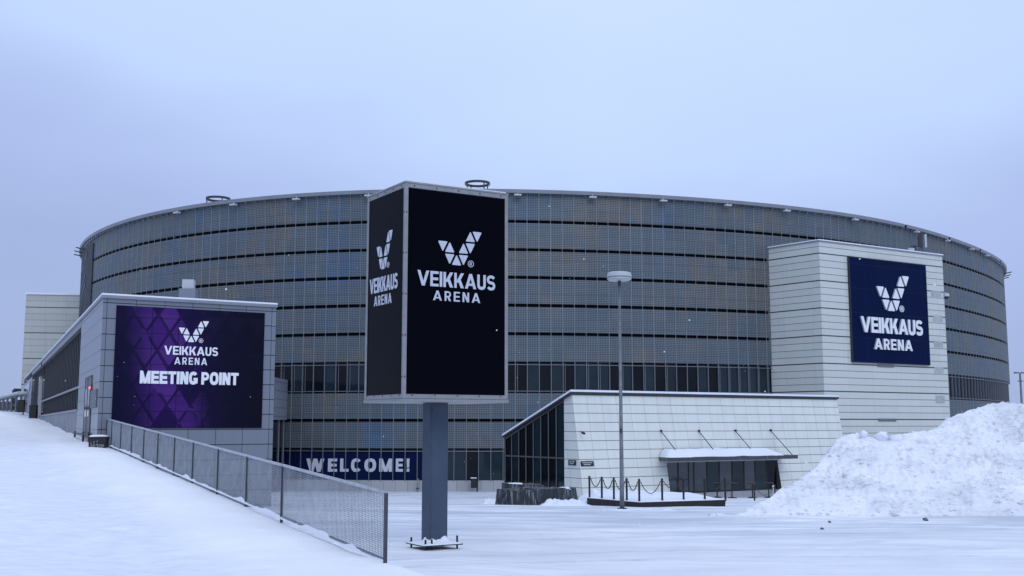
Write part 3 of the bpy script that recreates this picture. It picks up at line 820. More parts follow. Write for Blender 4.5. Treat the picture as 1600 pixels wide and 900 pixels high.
c = pr.at(TW + 0.25, z, 0.15)
cc.bar(pr.at(TW - 0.1, z + 0.45, 0.15), pr.at(TW + 0.3, z + 0.45, 0.15), 0.12); cc.lathe(c, [(0.02, 0.45), (0.34, 0.42), (0.36, 0.1), (0.33, 0.02)], 16)
cam_o = cc.build('camera_housing', M['white_lamp'], tower)
dd = MB(); dd.lathe(c, [(0.30, 0.02), (0.27, -0.14), (0.16, -0.25), (0.01, -0.29)], 16); dd.build('camera_dome', M['black_plastic'], cam_o)
# mast aerials on the tower roof
e = P(1441, 390, 141); e[2] = TT + 0.26
an = thing('roof_antenna', 'white panel aerial on a thin mast on the white tower roof', 'antenna', e)
f = MB(); f.tube([e, e + V(0, 0, 3.2)], 0.06, 8); f.tube([e + V(-1.1, 0.1, 0), e + V(0, 0, 1.6)], 0.04, 6); f.build('mast', M['darkframe'], an)
f = MB(); f.cbox(e + V(0.42, -0.1, 2.2), 0.28, 0.35, 1.75); f.build('aerial_panel', M['lamp_white'], an)
f = MB(); f.cbox(e + V(-0.25, -0.1, 2.2), 0.55, 0.3, 1.6); f.build('equipment_box', M['darkframe'], an)
e2 = P(1423, 388, 139); e2[2] = TT + 0.26
an2 = thing('roof_cabinet', 'small white box with pipes beside the aerial on the tower roof', 'equipment', e2)
f = MB(); f.cbox(e2 + V(0, 0, 0.45), 0.75, 0.6, 0.9); f.build('cabinet', M['lamp_white'], an2)
f = MB(); f.tube([e2 + V(0.5, 0, 0), e2 + V(0.5, 0, 1.0), e2 + V(0.0, 0, 1.25), e2 + V(1.1, 0, 1.2)], 0.06, 6); f.cbox(e2 + V(0.55, 0, 0.6), 0.3, 0.3, 1.2); f.build('pipe', M['darkframe'], an2)

def sign_lettering(parent, pl_, out, logo, mark, word, arena_, depth, mats, bold=0.20, bold2=0.18, gap=0.10, gap2=0.30):
    """emblem, registered mark and two words on an upright plane, given as pixel boxes"""
    k = dict(r=pl_.r, u=pl_.u, n=pl_.n)
    two = 1 if len(mats) > 1 else None
    a, z, w, h = pl_.rect(*logo); mb = MB(); add_emblem(mb, pl_.at(a, z, out), w=w, h=h, depth=depth, ms=two, **k); mb.build('emblem', mats, parent)
    a, z, w, h = pl_.rect(*mark); mb = MB(); add_mark(mb, pl_.at(a, z, out), rad=h / 2, depth=depth * 0.6, **k); mb.build('registered_mark', mats[0], parent)
    a, z, w, h = pl_.rect(*word); mb = MB(); mb.text('VEIKKAUS', pl_.at(a, z, out), pl_.r, pl_.u, pl_.n, w, h, depth, bold, 0, two, gap); mb.build('lettering', mats, parent)
    a, z, w, h = pl_.rect(*arena_); mb = MB(); mb.text('ARENA', pl_.at(a, z, out), pl_.r, pl_.u, pl_.n, w, h, depth, bold2, 0, two, gap2); mb.build('lettering', mats, parent)

a, z, w, h = pr.rect(1327.5, 409, 1446.5, 567.5)
ts = thing('wall_sign', 'large square navy sign with white raised letters on the white tower', 'sign', pr.at(a, z - h / 2))
m = MB()
o_ = pr.at(a - w / 2, z - h / 2, 0.25)
m.face([o_, o_ + pr.r * w, o_ + pr.r * w + V(0, 0, h), o_ + V(0, 0, h)], [(0, 0), (w, 0), (w, h), (0, h)])
m.build('sign_board', M['navy'], ts)
m = MB()
for p, q, t_ in ((o_, pr.r * w, V(0, 0, -0.08)), (o_ + V(0, 0, h), pr.r * w, V(0, 0, 0.08)), (o_, V(0, 0, h), -pr.r * 0.08), (o_ + pr.r * w, V(0, 0, h), pr.r * 0.08)):
    m.obox(p - pr.n * 0.25, q, t_, pr.n * 0.28)
m.build('sign_frame', M['darkframe'], ts)
sign_lettering(ts, pr, 0.26, (1365, 430, 1417, 487), (1401, 478, 1410, 488), (1341, 498, 1437, 522), (1362, 530.5, 1421, 547.3), 0.2, [M['letter_white'], M['navy_letter_side']], 0.23, 0.22, 0.05, 0.16)

# ================================================================== ENTRANCE PAVILION
PD = V(1.56, 1, 0); PDu = unit(PD); PN = V(0.54, -0.841, 0); PT = V(4.6, 84, 0)
PZT = 9.97; PL = 29.8; OUT = 1.4; PZB = 1.0
def W_(s, z, out=0.0):
    """point on the battered front wall, s metres from its left end"""
    k = (PZT - z) / (PZT - 2.0) * OUT
    p = PT + PDu * s + PN * (k + out); return V(p[0], p[1], z)
pav = thing('entrance_pavilion', 'low white panelled entrance building with sloping front wall and glazed end', 'building', (4.6, 84, 1.9))
SD = 9.65                                             # depth of the glazed end
def E_(t, z, out=0.0): p = PT - PN * t - PDu * out; return V(p[0], p[1], z)
zl = lambda t: PZT - 3.4 * t / SD
m = MB()
H0, H1, HZ0, HZ1 = 4.76 * 1.853 * 0.97, 11.55 * 1.853 * 0.98, 1.3, 4.62
def wq(s0, s1, z0, z1):
    m.face([W_(s0, z0), W_(s1, z0), W_(s1, z1), W_(s0, z1)], [(s0, z0), (s1, z0), (s1, z1), (s0, z1)])
wq(0, PL, HZ1, PZT); wq(0, H0, -0.5, HZ1); wq(H1, PL, -0.5, HZ1)
te = 1.05                                             # white return beside the glazing
m.face([E_(te, -0.5), W_(0, -0.5), W_(0, PZT), E_(te, zl(te))], [(-2.8, -0.5), (0, -0.5), (0, PZT), (-te, zl(te))])
e1 = PT + PDu * PL; e2 = e1 - PN * SD; e3 = PT - PN * SD
m.face([W_(PL, -0.5), V(e2[0], e2[1], -0.5), V(e2[0], e2[1], PZT - 3.4), W_(PL, PZT)], [(0, -0.5), (SD, -0.5), (SD, 6.5), (0, PZT)])
m.face([V(e2[0], e2[1], -0.5), V(e3[0], e3[1], -0.5), V(e3[0], e3[1], PZT - 3.4), V(e2[0], e2[1], PZT - 3.4)], [(0, -0.5), (PL, -0.5), (PL, 6.5), (0, 6.5)])
m.build('wall', M['pavpanel'], pav)
m = MB()
c4 = [W_(-0.15, PZT, 0.18), W_(PL + 0.15, PZT, 0.18), V(*(e2 + PDu * 0.15)[:2], PZT - 3.4), V(*(e3 - PDu * 0.2 - PN * 0.1)[:2], PZT - 3.45)]
c4[0] = c4[0] - PDu * 0.1
m.prism([p + V(0, 0, 0.003) for p in c4], V(0, 0, 1), 0.16); m.prism([p + V(0, 0, 0.165) for p in c4], V(0, 0, 1), 0.16, 1)
m.build('roof', [M['darkframe'], M['snow']], pav)
# glazed end wall: bays, each a part
nb = 8
for k in range(nb):
    t0, t1 = te + (SD - te) * k / nb, te + (SD - te) * (k + 1) / nb
    w = MB(); w.face([E_(t1, 0.5, -0.06), E_(t0, 0.5, -0.06), E_(t0, zl(t0) - 0.12, -0.06), E_(t1, zl(t1) - 0.12, -0.06)])
    win = w.build('window', M['glass'] if k % 3 else M['glass_teal'], pav)
    f = MB(); f.bar(E_(t1, 0.5), E_(t1, zl(t1) - 0.1), 0.08, 0.09)
    for zz in (5.05,): f.bar(E_(t0, zz), E_(t1, zz), 0.1, 0.12)
    f.bar(E_(t0, zl(t0) - 0.14), E_(t1, zl(t1) - 0.14), 0.12, 0.14)
    f.build('frame', M['bronze'], win)
# door recess: upright glass set inside the sloping wall
g0 = W_(H0, HZ1, -0.05); g1 = W_(H1, HZ1, -0.05)
gd = unit((g1 - g0)); GZ0 = 2.15
nd = 8; gl = np.linalg.norm(g1 - g0)
cuts = [0.0, 0.10, 0.19, 0.235, 0.35, 0.46, 0.575, 0.685, 0.79, 0.90, 1.0]
for k, (c0_, c1_) in enumerate(zip(cuts, cuts[1:])):
    pA, pB = g0 + gd * gl * c0_, g0 + gd * gl * c1_
    d_ = MB(); d_.face([V(pA[0], pA[1], GZ0), V(pB[0], pB[1], GZ0), pB, pA])
    dr = d_.build('door' if k in (0, 1) else 'window', M['glass'] if k == 9 else M['glass_teal'] if k in (4, 6, 8) else M['glass_pale'], pav)
    f = MB(); f.bar(V(pB[0], pB[1], GZ0), pB, 0.12, 0.1)
    f.bar(V(pA[0], pA[1], GZ0 + 0.06), V(pB[0], pB[1], GZ0 + 0.06), 0.1, 0.12)
    if k in (0, 1): f.bar(V(pA[0], pA[1], GZ0 + 1.1) + PN * 0.06, V(pB[0], pB[1], GZ0 + 1.1) + PN * 0.06, 0.04, 0.06)
    f.build('frame', M['black'], dr)
m = MB(); lo0, lo1 = V(g0[0], g0[1], 0.3), V(g1[0], g1[1], 0.3)
m.face([lo0 + PN * 0.02, lo1 + PN * 0.02, V(g1[0], g1[1], GZ0) + PN * 0.02, V(g0[0], g0[1], GZ0) + PN * 0.02], [(0, 0), (gl, 0), (gl, 1.8), (0, 1.8)])
m.build('door_plinth', M['plinth'], pav)
m = MB()
m.face([V(g1[0], g1[1], 0.3), W_(H1, 0.3), W_(H1, HZ1), g1]); m.face([W_(H0, 0.3), V(g0[0], g0[1], 0.3), g0, W_(H0, HZ1)])
m.build('reveal', M['olive'], pav)
# canopy with snow, hung from four rods
cs0, cs1 = 3.75 * 1.853, 11.55 * 1.853; cz = 4.78
co0 = 2.0 + 0.02
def C_(s, z, out): p = W_(s, 4.9, out); return V(p[0], p[1], z)
m = MB(); m.prism([C_(cs0 + 0.9, cz, 0.0), C_(cs0, cz, co0), C_(cs1, cz, co0), C_(cs1, cz, 0.0)], V(0, 0, 1), 0.30)
can = m.build('canopy', M['canopy'], pav)
m = MB()
nx, ny = 60, 12
S_, T_ = np.meshgrid(np.linspace(0, 1, nx), np.linspace(0, 1, ny), indexing='ij')
X = np.zeros_like(S_); Y = X.copy(); Z = X.copy()
for i in range(nx):
    for j in range(ny):
        s = cs0 - 0.05 + (cs1 - 1.6 - cs0) * S_[i, j]; ins = 0.95 * (1 - T_[i, j]) * (1 - S_[i, j]) ** 2
        p = C_(s + ins, 0, 0.02 + (co0 - 0.0) * T_[i, j]); X[i, j], Y[i, j] = p[0], p[1]
        e_ = min(1, S_[i, j] / 0.05, (1 - S_[i, j]) / 0.10) ; e2_ = min(1, (1 - T_[i, j]) / 0.45)
        Z[i, j] = cz + 0.30 + 0.62 * math.sqrt(max(0, e_)) * (0.25 + 0.75 * math.sqrt(max(0, e2_))) * (1 if T_[i, j] < 0.999 else 0.05) + 0.05 * float(fbm(np.array([s * 0.8]), np.array([T_[i, j] * 2]))[0])
m.grid(X, Y, Z); m.build('canopy_snow', M['snow'], can, smooth=True)
for (wx, wy), (ex, ey) in (((1032, 673), (1064, 713)), ((1091, 673), (1123, 713)), ((1148, 672.5), (1182, 713)), ((1203, 672), (1238, 711))):
    # fixing point on the wall (walk s until the column matches), free end on the canopy edge
    zz = 7.2
    ss = np.linspace(0, PL, 600); pj = np.array([proj(W_(s, zz))[0] for s in ss]); s_ = float(np.interp(wx, pj, ss))
    zz = W_(s_, zz)[1] * (664 - wy) / F + EYE
    pj2 = np.array([proj(C_(s, cz, co0 - 0.15))[0] for s in ss]); s2 = float(np.interp(ex, pj2, ss))
    f = MB(); f.tube([W_(s_, zz, 0.02), C_(s2, cz + 0.30, co0 - 0.12)], 0.034, 8); f.tube([W_(s_, zz, 0.0), W_(s_, zz, 0.16)], 0.085, 8)
    f.build('hanger_rod', M['black'], pav)
# two small name plates
e_pl = Plane(E_(0, 0), PN)
for nm, bx, label in (('end', (889, 719, 900.5, 727), 'small black plate on the narrow side of the pavilion corner'), ('front', (907, 719, 927, 726.5), 'wider small black plate on the sloping pavilion front')):
    if nm == 'end':
        a, z, w, h = e_pl.rect(*bx); c = e_pl.at(a, z, 0.03); r_, u_, n_ = e_pl.r, e_pl.u, e_pl.n
    else:
        ss = np.linspace(0, 10, 500); zz = EYE + (664 - 723) * 84 / F
        pj = np.array([proj(W_(s, zz))[0] for s in ss]); sA, sB = np.interp(bx[0], pj, ss), np.interp(bx[2], pj, ss)
        c = W_((sA + sB) / 2, zz, 0.04); w, h = sB - sA, 0.38; r_ = PDu; u_ = unit(W_(0, 5) - W_(0, 4)); n_ = unit(np.cross(r_, u_))
    t_ = thing('name_plate', label, 'sign', c)
    f = MB(); f.obox(c - r_ * w / 2 - u_ * h / 2, r_ * w, u_ * h, n_ * 0.03); f.build('plate', M['black'], t_)
    f = MB()
    for k, (x0, x1) in enumerate(((0.12, 0.82), (0.2, 0.7))):
        zc = u_ * (h * (0.18 - 0.36 * k)); x = x0
        while x < x1:
            l = random.uniform(0.05, 0.11); f.obox(c + r_ * w * (x - 0.5) + zc - u_ * h * 0.09 + n_ * 0.031, r_ * w * l * 0.8, u_ * h * 0.18, n_ * 0.006); x += l
    f.build('lettering', M['letter'], t_)
# little wall camera
c = W_(0.35, EYE + (664 - 674) * 84 / F, 0.0)
wc = thing('wall_camera', 'tiny white camera high on the pavilion corner', 'camera', c)
f = MB(); f.bar(c, c + PN * 0.35 , 0.06); f.build('bracket', M['rib'], wc)
f = MB(); f.bar(c + PN * 0.3 + V(0, 0, -0.06), c + PN * 0.75 - PDu * 0.1 + V(0, 0, -0.16), 0.14, 0.14); f.build('housing', M['black_plastic'], wc)

# ================================================================== LEFT LOW BUILDING
front = Plane(BC, (1.69, 1)); side = Plane(BC, WL)
ann = thing('low_building', 'low grey panelled building with dark slatted glazing along the ramp', 'building', BC + V(0, 0, 5))
LZ = 13.2; FWD = front.hit(428.5, 600)[0]; LWD = 90 * math.hypot(0.4835, 1)
k_ = math.hypot(0.4835, 1)
sg0, sg1, sg2, sg3 = 10.5 * k_, 49 * k_, 51 * k_, 68 * k_
m = MB()
def fw(pl_, a0, a1, z0, z1, flip=False):
    q = [pl_.at(a0, z0), pl_.at(a1, z0), pl_.at(a1, z1), pl_.at(a0, z1)]; uv = [(a0, z0), (a1, z0), (a1, z1), (a0, z1)]
    if flip: q, uv = q[::-1], uv[::-1]
    m.face(q, uv)
fw(front, 0, FWD, 2.5, LZ)
fw(side, 0, sg0, 5.5, LZ, True); fw(side, sg3, LWD, 7.0, LZ - 0.5, True)
fR = front.at(FWD, 0); sE = side.at(LWD, 0)
wallq(m, fR, fR + WL * 90, 2.0, LZ); wallq(m, fR + WL * 90, sE, 2, LZ)
m.build('wall', M['greypanel'], ann)
m = MB()
fw(side, sg0, sg2, 5.5, 8.42, True); fw(side, sg2, sg3, 7, 9.4, True)
m.build('concrete_base', M['concrete'], ann)
m = MB()
fas = [front.at(FWD + 0.03, LZ, 0.1), front.at(FWD, LZ, 0) + WL * 70, side.at(LWD, LZ, 0.1), side.at(0, LZ, 0.08) + front.n * 0.1 - front.r * 0.0]
m.prism([p + V(0, 0, 0.002) for p in (fas[3], fas[0], fas[1], fas[2])], V(0, 0, 1), 0.13)
m.prism([p + V(0, 0, 0.135) for p in (fas[3], fas[0], fas[1], fas[2])], V(0, 0, 1), 0.075, 1)
m.build('roof', [M['rim'], M['snow']], ann)
for a0, a1, z0 in ((sg0, sg1, 8.42), (sg2, sg3, 9.4)):
    w = MB(); w.face([side.at(a0, z0, -0.25), side.at(a0, LZ - 0.35, -0.25), side.at(a1, LZ - 0.35, -0.25), side.at(a1, z0, -0.25)])
    win = w.build('glazing', M['darkwall'], ann)
    f = MB(); a = a0
    while a < a1:
        f.obox(side.at(a, z0, -0.24), side.r * 0.16, side.n * 0.02, V(0, 0, LZ - 0.35 - z0)); a += 1.3
    f.build('slats', M['vent_dark'], win)
    f = MB(); f.obox(side.at(a0, LZ - 0.35, -0.26), side.r * (a1 - a0), side.n * 0.27, V(0, 0, 0.35))
    if z0 < 9: f.obox(side.at(a0, 9.6, -0.2), side.r * (a1 - a0), side.n * 0.1, V(0, 0, 0.13)); f.obox(side.at(a0, z0 - 0.1, -0.2), side.r * (a1 - a0), side.n * 0.24, V(0, 0, 0.12))
    f.build('rail', M['frame'], win)
m = MB(); fw(side, sg1 + 0.3, sg2 - 0.3, 7.6, 11.6, True)
dr = m.build('door', M['darkframe'], ann)
m = MB()
for a in (sg1, sg2 - 0.25): m.obox(side.at(a, 7.4, -0.1), side.r * 0.25, side.n * 0.22, V(0, 0, 4.5))
m.obox(side.at(sg1, 11.6, -0.1), side.r * (sg2 - sg1), side.n * 0.2, V(0, 0, 0.3)); m.build('door_frame', M['pale_panel'], dr)
m = MB(); m.obox(side.at(72 * k_, 11.3, 0.01), side.r * 16 * k_, side.n * 0.05, V(0, 0, 1.0)); m.build('window', M['glass'], ann)
# side door near the corner
a0, a1 = side.hit(142, 640)[0], side.hit(132.5, 640)[0]
zt = side.hit(138, 592)[1]; zb = 7.0
m = MB(); m.obox(side.at(a0, zb, 0.004), side.r * (a1 - a0), side.n * 0.02, V(0, 0, zt - zb)); dr = m.build('door', M['panel_grey'], ann)
m = MB(); m.obox(side.at(a0 + 0.5, zb + 1.0, 0.026), side.r * (a1 - a0 - 0.9), side.n * 0.02, V(0, 0, zt - zb - 1.5)); m.build('door_glass', M['glass'], dr)
m = MB()
for a in (a0 - 0.08, a1 - 0.02): m.obox(side.at(a, zb - 0.5, 0.003), side.r * 0.16, side.n * 0.035, V(0, 0, zt - zb + 0.5))
m.obox(side.at(a0 - 0.08, zt, 0.003), side.r * (a1 - a0 + 0.16), side.n * 0.04, V(0, 0, 0.1)); m.obox(side.at((a0 + a1) / 2, zb, 0.047), side.r * 0.1, side.n * 0.012, V(0, 0, zt - zb))
m.build('door_frame', M['darkframe'], dr)
# landing rail beside the door
q = P(128, 686, 52)
sr = thing('handrail', 'short dark handrail in the snow beside the grey side door', 'handrail', (q[0], q[1], gz(q[0], q[1])))
m = MB(); zr = gz(q[0], q[1]) + 0.6
pA, pB = P(117, 677, 55), P(139, 679, 50.5)
m.tube([pA, pB], 0.045, 8); m.build('rail', M['darkframe'], sr)
for p in (pA, pB, P(130, 678, 52.2)):
    m = MB(); m.tube([V(p[0], p[1], gz(p[0], p[1]) - 0.2), p + V(0, 0, 0.1)], 0.05, 8); m.build('post', M['darkframe'], sr)
# notice panel and red pilot light on the side wall
a, z, w, h = side.rect(152, 609, 143.5, 637)
npn = thing('notice_panel', 'dull grey notice panel beside the side door of the low building', 'sign', side.at(a, z - h / 2))
m = MB(); m.obox(side.at(a - abs(w) / 2, z - h / 2, 0.004), side.r * abs(w), side.n * 0.05, V(0, 0, h)); m.build('board', M['panel_grey'], npn)
m = MB()
for k in (0.62, 0.3): m.obox(side.at(a - abs(w) * 0.32, z - h / 2 + h * k, 0.056), side.r * abs(w) * 0.6, side.n * 0.01, V(0, 0, h * 0.08))
m.build('print', M['vent'], npn)
a, z = side.hit(144, 606)
pil = thing('pilot_light', 'tiny red lit lamp above the grey notice panel', 'lamp', side.at(a, z))
m = MB(); m.lathe(side.at(a, z, 0.1), [(0.02, -0.06), (0.06, -0.04), (0.065, 0.03), (0.04, 0.06), (0.01, 0.07)], 12); m.build('lens', M['red'], pil)
m = MB(); m.obox(side.at(a - 0.1, z - 0.14, 0.004), side.r * 0.2, side.n * 0.06, V(0, 0, 0.28)); m.build('base', M['darkframe'], pil)
# roof flue
q = P(294, 470, 58)
fl = thing('roof_flue', 'two stepped pale boxes of a ventilation flue on the low building roof', 'ventilation', (q[0], q[1], LZ + 0.2))
m = MB(); m.cbox((q[0], q[1], LZ + 0.9), 0.84, 0.84, 1.44, 0.12); m.build('flue_base', M['greypanel'], fl, bevel=0.02)
m = MB(); m.cbox((q[0], q[1], LZ + 1.88), 0.60, 0.60, 0.5, 0.12); m.build('flue_head', M['lamp_white'], fl, bevel=0.02)
# the purple print
a, z, w, h = front.rect(177.5, 483, 411, 669)
ba = thing('banner', 'big purple and navy lozenge banner naming a gathering place on the low building', 'banner', front.at(a, z - h / 2))
m = MB()
o_ = front.at(a - w / 2, z - h / 2, 0.05)
m.face([o_, o_ + front.r * w, o_ + front.r * w + V(0, 0, h), o_ + V(0, 0, h)], [(0.001, 0), (1, 0), (1, 1), (0.001, 1)])
m.obox(o_ - front.n * 0.047, front.r * w, front.n * 0.044, V(0, 0, h), 1)
m.build('print_board', [banner_mat(w, h), M['darkframe']], ba)
sign_lettering(ba, front, 0.055, (278, 501, 326, 535), (310, 529, 317, 536), (256, 541.7, 340, 555.2), (272, 559, 323, 570), 0.02, [M['letter_white']])
a, z, w, h = front.rect(218, 581, 372, 600.5)
m = MB(); m.text('MEETING POINT', front.at(a, z, 0.055), front.r, front.u, front.n, w, h, 0.02, 0.27, gap=0.06); m.build('lettering', M['letter_white'], ba)

# link block between the low building and the arena
q0, q1 = P(380, 600, 117), V(-26.05, 117, 0)
lk = thing('link_block', 'blue grey panelled box jutting from the arena beside the low building', 'building', (q1[0], 117, 0.2))
m = MB()
zt, zb = EYE + (664 - 591) * 121 / F, EYE + (664 - 656) * 121 / F
wallq(m, V(q0[0], 117, 0), V(q1[0], 117, 0), zb, zt); wallq(m, V(q1[0], 117, 0), V(q1[0], 132, 0), zb, zt); m.face([V(q0[0], 117, zt), V(q1[0], 117, zt), V(q1[0], 132, zt), V(q0[0], 132, zt)])
m.face([V(q0[0], 117, zb), V(q0[0], 132, zb), V(q1[0], 132, zb), V(q1[0], 117, zb)])
m.build('wall', M['linkpanel'], lk)
m = MB(); m.face([V(q0[0], 117.4, -0.5), V(q1[0] - 0.2, 117.4, -0.5), V(q1[0] - 0.2, 117.4, zb), V(q0[0], 117.4, zb)]); m.face([V(q1[0] - 0.2, 117.4, -.5), V(q1[0] - .2, 132, -.5), V(q1[0] - .2, 132, zb), V(q1[0] - .2, 117.4, zb)])
gw = m.build('glazing', M['glass'], lk)
m = MB(); X_ = q1[0] - 0.14
for px in (424, 439, 446.5): y_ = X_ * F / (px - 800); m.bar((X_, y_, -0.4), (X_, y_, zb), 0.12)
m.bar((X_, 117.5, 3.3), (X_, 130, 3.3), 0.10); m.build('frame', M['frame'], gw)

# ================================================================== FAR BLOCK, SHELTER, DISTANCE
q0, q1 = P(35.5, 560, 172), P(132, 560, 172)
fbk = thing('tower_block', 'tall beige grey panelled block far behind at the left edge', 'building', (q0[0], 172, 9))
zt = EYE + (664 - 460) * 172 / F * 1.0
m = MB(); wallq(m, V(q0[0], 172, 0), V(q1[0] + 2, 174, 0), 5, zt, 0, 0); wallq(m, V(q0[0] + 1.5, 190, 0), V(q0[0], 172, 0), 5, zt); wallq(m, V(q1[0] + 2, 174, 0), V(q1[0] + 2, 192, 0), 5, zt)
wallq(m, V(q1[0] + 2, 192, 0), V(q0[0] + 1.5, 190, 0), 5, zt)
m.build('wall', M['farpanel'], fbk)
m = MB(); m.prism([V(q0[0] - 0.1, 171.8, zt), V(q1[0] + 2.1, 173.8, zt), V(q1[0] + 2.1, 192.2, zt), V(q0[0] + 1.4, 190.2, zt)], V(0, 0, 1), 0.3); m.build('roof', M['snow'], fbk)

b0 = P(20, 638, 140)
sh = thing('walkway_shelter', 'long thin open shelter on slim posts at the top of the ramp', 'shelter', (b0[0], b0[1], gz(b0[0], b0[1])))
pA, pB = P(-8, 625, 152), P(39, 614.5, 126)
m = MB(); m.bar(pA, pB, 1.6, 0.22); m.bar(pA + V(0, 0, 0.15), pB + V(0, 0, 0.15), 1.5, 0.08, 1); m.build('shelter_roof', [M['pale_panel'], M['snow']], sh)
for k in range(7):
    p = pA + (pB - pA) * (k + 0.3) / 7
    m = MB(); m.bar(V(p[0], p[1], gz(p[0], p[1]) - 0.3), p, 0.2, 0.2); m.build('post', M['frame'], sh)
m = MB(); p0, p1 = pA + V(0, 0.6, -0.9), pB + V(0, 0.6, -1.2); m.bar(p0, p1, 0.1, 0.3); m.build('rail', M['darkframe'], sh)
q = P(23.5, 622, 150)
dl = thing('gantry', 'dark angled bracket post beside the far block', 'post', (q[0], q[1], gz(q[0], q[1])))
m = MB(); m.bar(V(q[0], q[1], gz(q[0], q[1]) - 0.2), P(23.5, 609, 150), 0.6, 0.5); m.build('upright', M['darkframe'], dl)
m = MB(); m.bar(P(22, 609.5, 150), P(32, 609.8, 150), 0.3, 0.45); m.build('arm', M['darkframe'], dl)
m = MB()                                               # far treeline beyond the ramp crest
n = 90; X = np.linspace(-420, -150, n); top = 17 + 4.0 * fbm(X * 0.09, X * 0 + 2, 4) + 2.2 * fbm(X * 0.6, X * 0 + 5, 3)
rows = []
for off, fz in ((0, 0.0), (-6, 0.55), (-3, 0.85), (4, 1.0), (14, 0.6), (16, 0.0)):
    rows.append(np.stack([X, 430 + off + 3 * fbm(X * 0.3, X * 0 + off, 2), 5 + (top - 5) * fz + (1.2 * fbm(X * 0.9, X * 0 + off + 9, 2) if fz else 0)], 1))
R_ = np.stack(rows); m.grid(R_[:, :, 0], R_[:, :, 1], R_[:, :, 2])
tag(m.build('distant_woodland', M['distant']), 'dark strip of far woodland at the left horizon', 'woodland', kind='stuff')

# ================================================================== ADVERTISING MAST
SCN = V(-2.6, 26.0, 0)
fr_, fl_ = Plane(SCN, (1.70, 1)), Plane(SCN, (-0.63, 1))
SW_, SL_ = 2.90, 2.19
zt, zb = fr_.hit(632, 285)[1], fr_.hit(629, 622.5)[1]
ctr = SCN + fr_.r * SW_ / 2 + fl_.r * SL_ / 2
gmast = gz(ctr[0], ctr[1])
mast = thing('advertising_mast', 'tall square black display box with pale logo on a blue grey steel post', 'sign mast', (ctr[0], ctr[1], gmast))
m = MB()
cor = [SCN, SCN + fr_.r * SW_, SCN + fr_.r * SW_ + fl_.r * SL_, SCN + fl_.r * SL_]
ins = [c + (ctr - c) * 0.03 for c in cor]
m.prism([c + V(0, 0, zb + 0.05) for c in ins], V(0, 0, 1), zt - zb - 0.1); m.build('cabinet', M['darkframe'], mast)
zz = V(0, 0, 1)
for p, wd, other in ((fr_, SW_, fl_), (fl_, SL_, fr_)):
    d = MB(); a = p.at(0.10, zb + 0.12, -0.02)
    d.obox(a - p.n * 0.02, p.r * (wd - 0.18), p.n * 0.02, zz * (zt - zb - 0.24)); pan = d.build('display_panel', M['black_panel'], mast)
for c0_, d_, wd, n_ in ((SCN + fl_.r * SL_, fr_.r, SW_, -fr_.n), (SCN + fr_.r * SW_, fl_.r, SL_, -fl_.n)):
    d = MB(); d.obox(c0_ + d_ * 0.1 + zz * (zb + 0.12), d_ * (wd - 0.2), n_ * -0.03, zz * (zt - zb - 0.24)); d.build('display_panel', M['black_panel'], mast)
m = MB()
for i in range(4):                                     # aluminium edge profiles
    a, b = cor[i], cor[(i + 1) % 4]; d_ = unit(b - a); n_ = V(d_[1], -d_[0], 0)
    L = np.linalg.norm(b - a)
    m.obox(a + d_ * 0.085 + zz * (zt - 0.105), d_ * (L - 0.17), n_ * -0.05, zz * 0.105)
    m.obox(a + d_ * 0.085 + zz * zb, d_ * (L - 0.17), n_ * -0.05, zz * 0.105)
for i in range(4):
    c = cor[i]; d1 = unit(cor[(i + 1) % 4] - c); d0 = unit(cor[i - 1] - c)
    m.obox(c + zz * zb, d1 * 0.09, d0 * 0.09, zz * (zt - zb))
m.build('edge_frame', M['alu'], mast, bevel=0.008)
m = MB()                                               # lower skirt and lid
m.prism([c + (c - ctr) * 0.012 + zz * (zb - 0.075) for c in cor], zz, 0.07); m.build('bottom_plate', M['alu'], mast, bevel=0.006)
m = MB(); m.prism([c + (c - ctr) * 0.008 + zz * (zt + 0.003) for c in cor], zz, 0.04); m.prism([c + zz * (zt + 0.045) for c in ins], zz, 0.03, 1)
m.build('lid', [M['alu'], M['snow']], mast)
m = MB()
for p, wd in ((fr_, SW_), (fl_, SL_)):
    for k in range(5):
        for zq in (zt - 0.065, zb + 0.065):
            c = p.at(wd * (0.08 + 0.21 * k), zq, 0.001); m.obox(c, p.r * 0.03, p.n * 0.008, zz * 0.03)
    for k in range(5): m.obox(p.at(0.03, zb + 0.5 + k * 1.0, 0.001), p.r * 0.03, p.n * 0.008, zz * 0.03)
m.build('screws', M['screw'], mast)
sign_lettering(mast, fr_, -0.018, (684, 359.5, 753.5, 415), (731, 407, 741, 417.5), (652.5, 426.3, 774, 449.7), (677, 456, 750.5, 471.2), 0.012, [M['letter']])
sign_lettering(mast, fl_, -0.018, (588, 362.5, 612.5, 420), (603.5, 409, 607.5, 418), (577.5, 431.5, 620.5, 455), (584, 460.5, 611, 476), 0.012, [M['letter']])
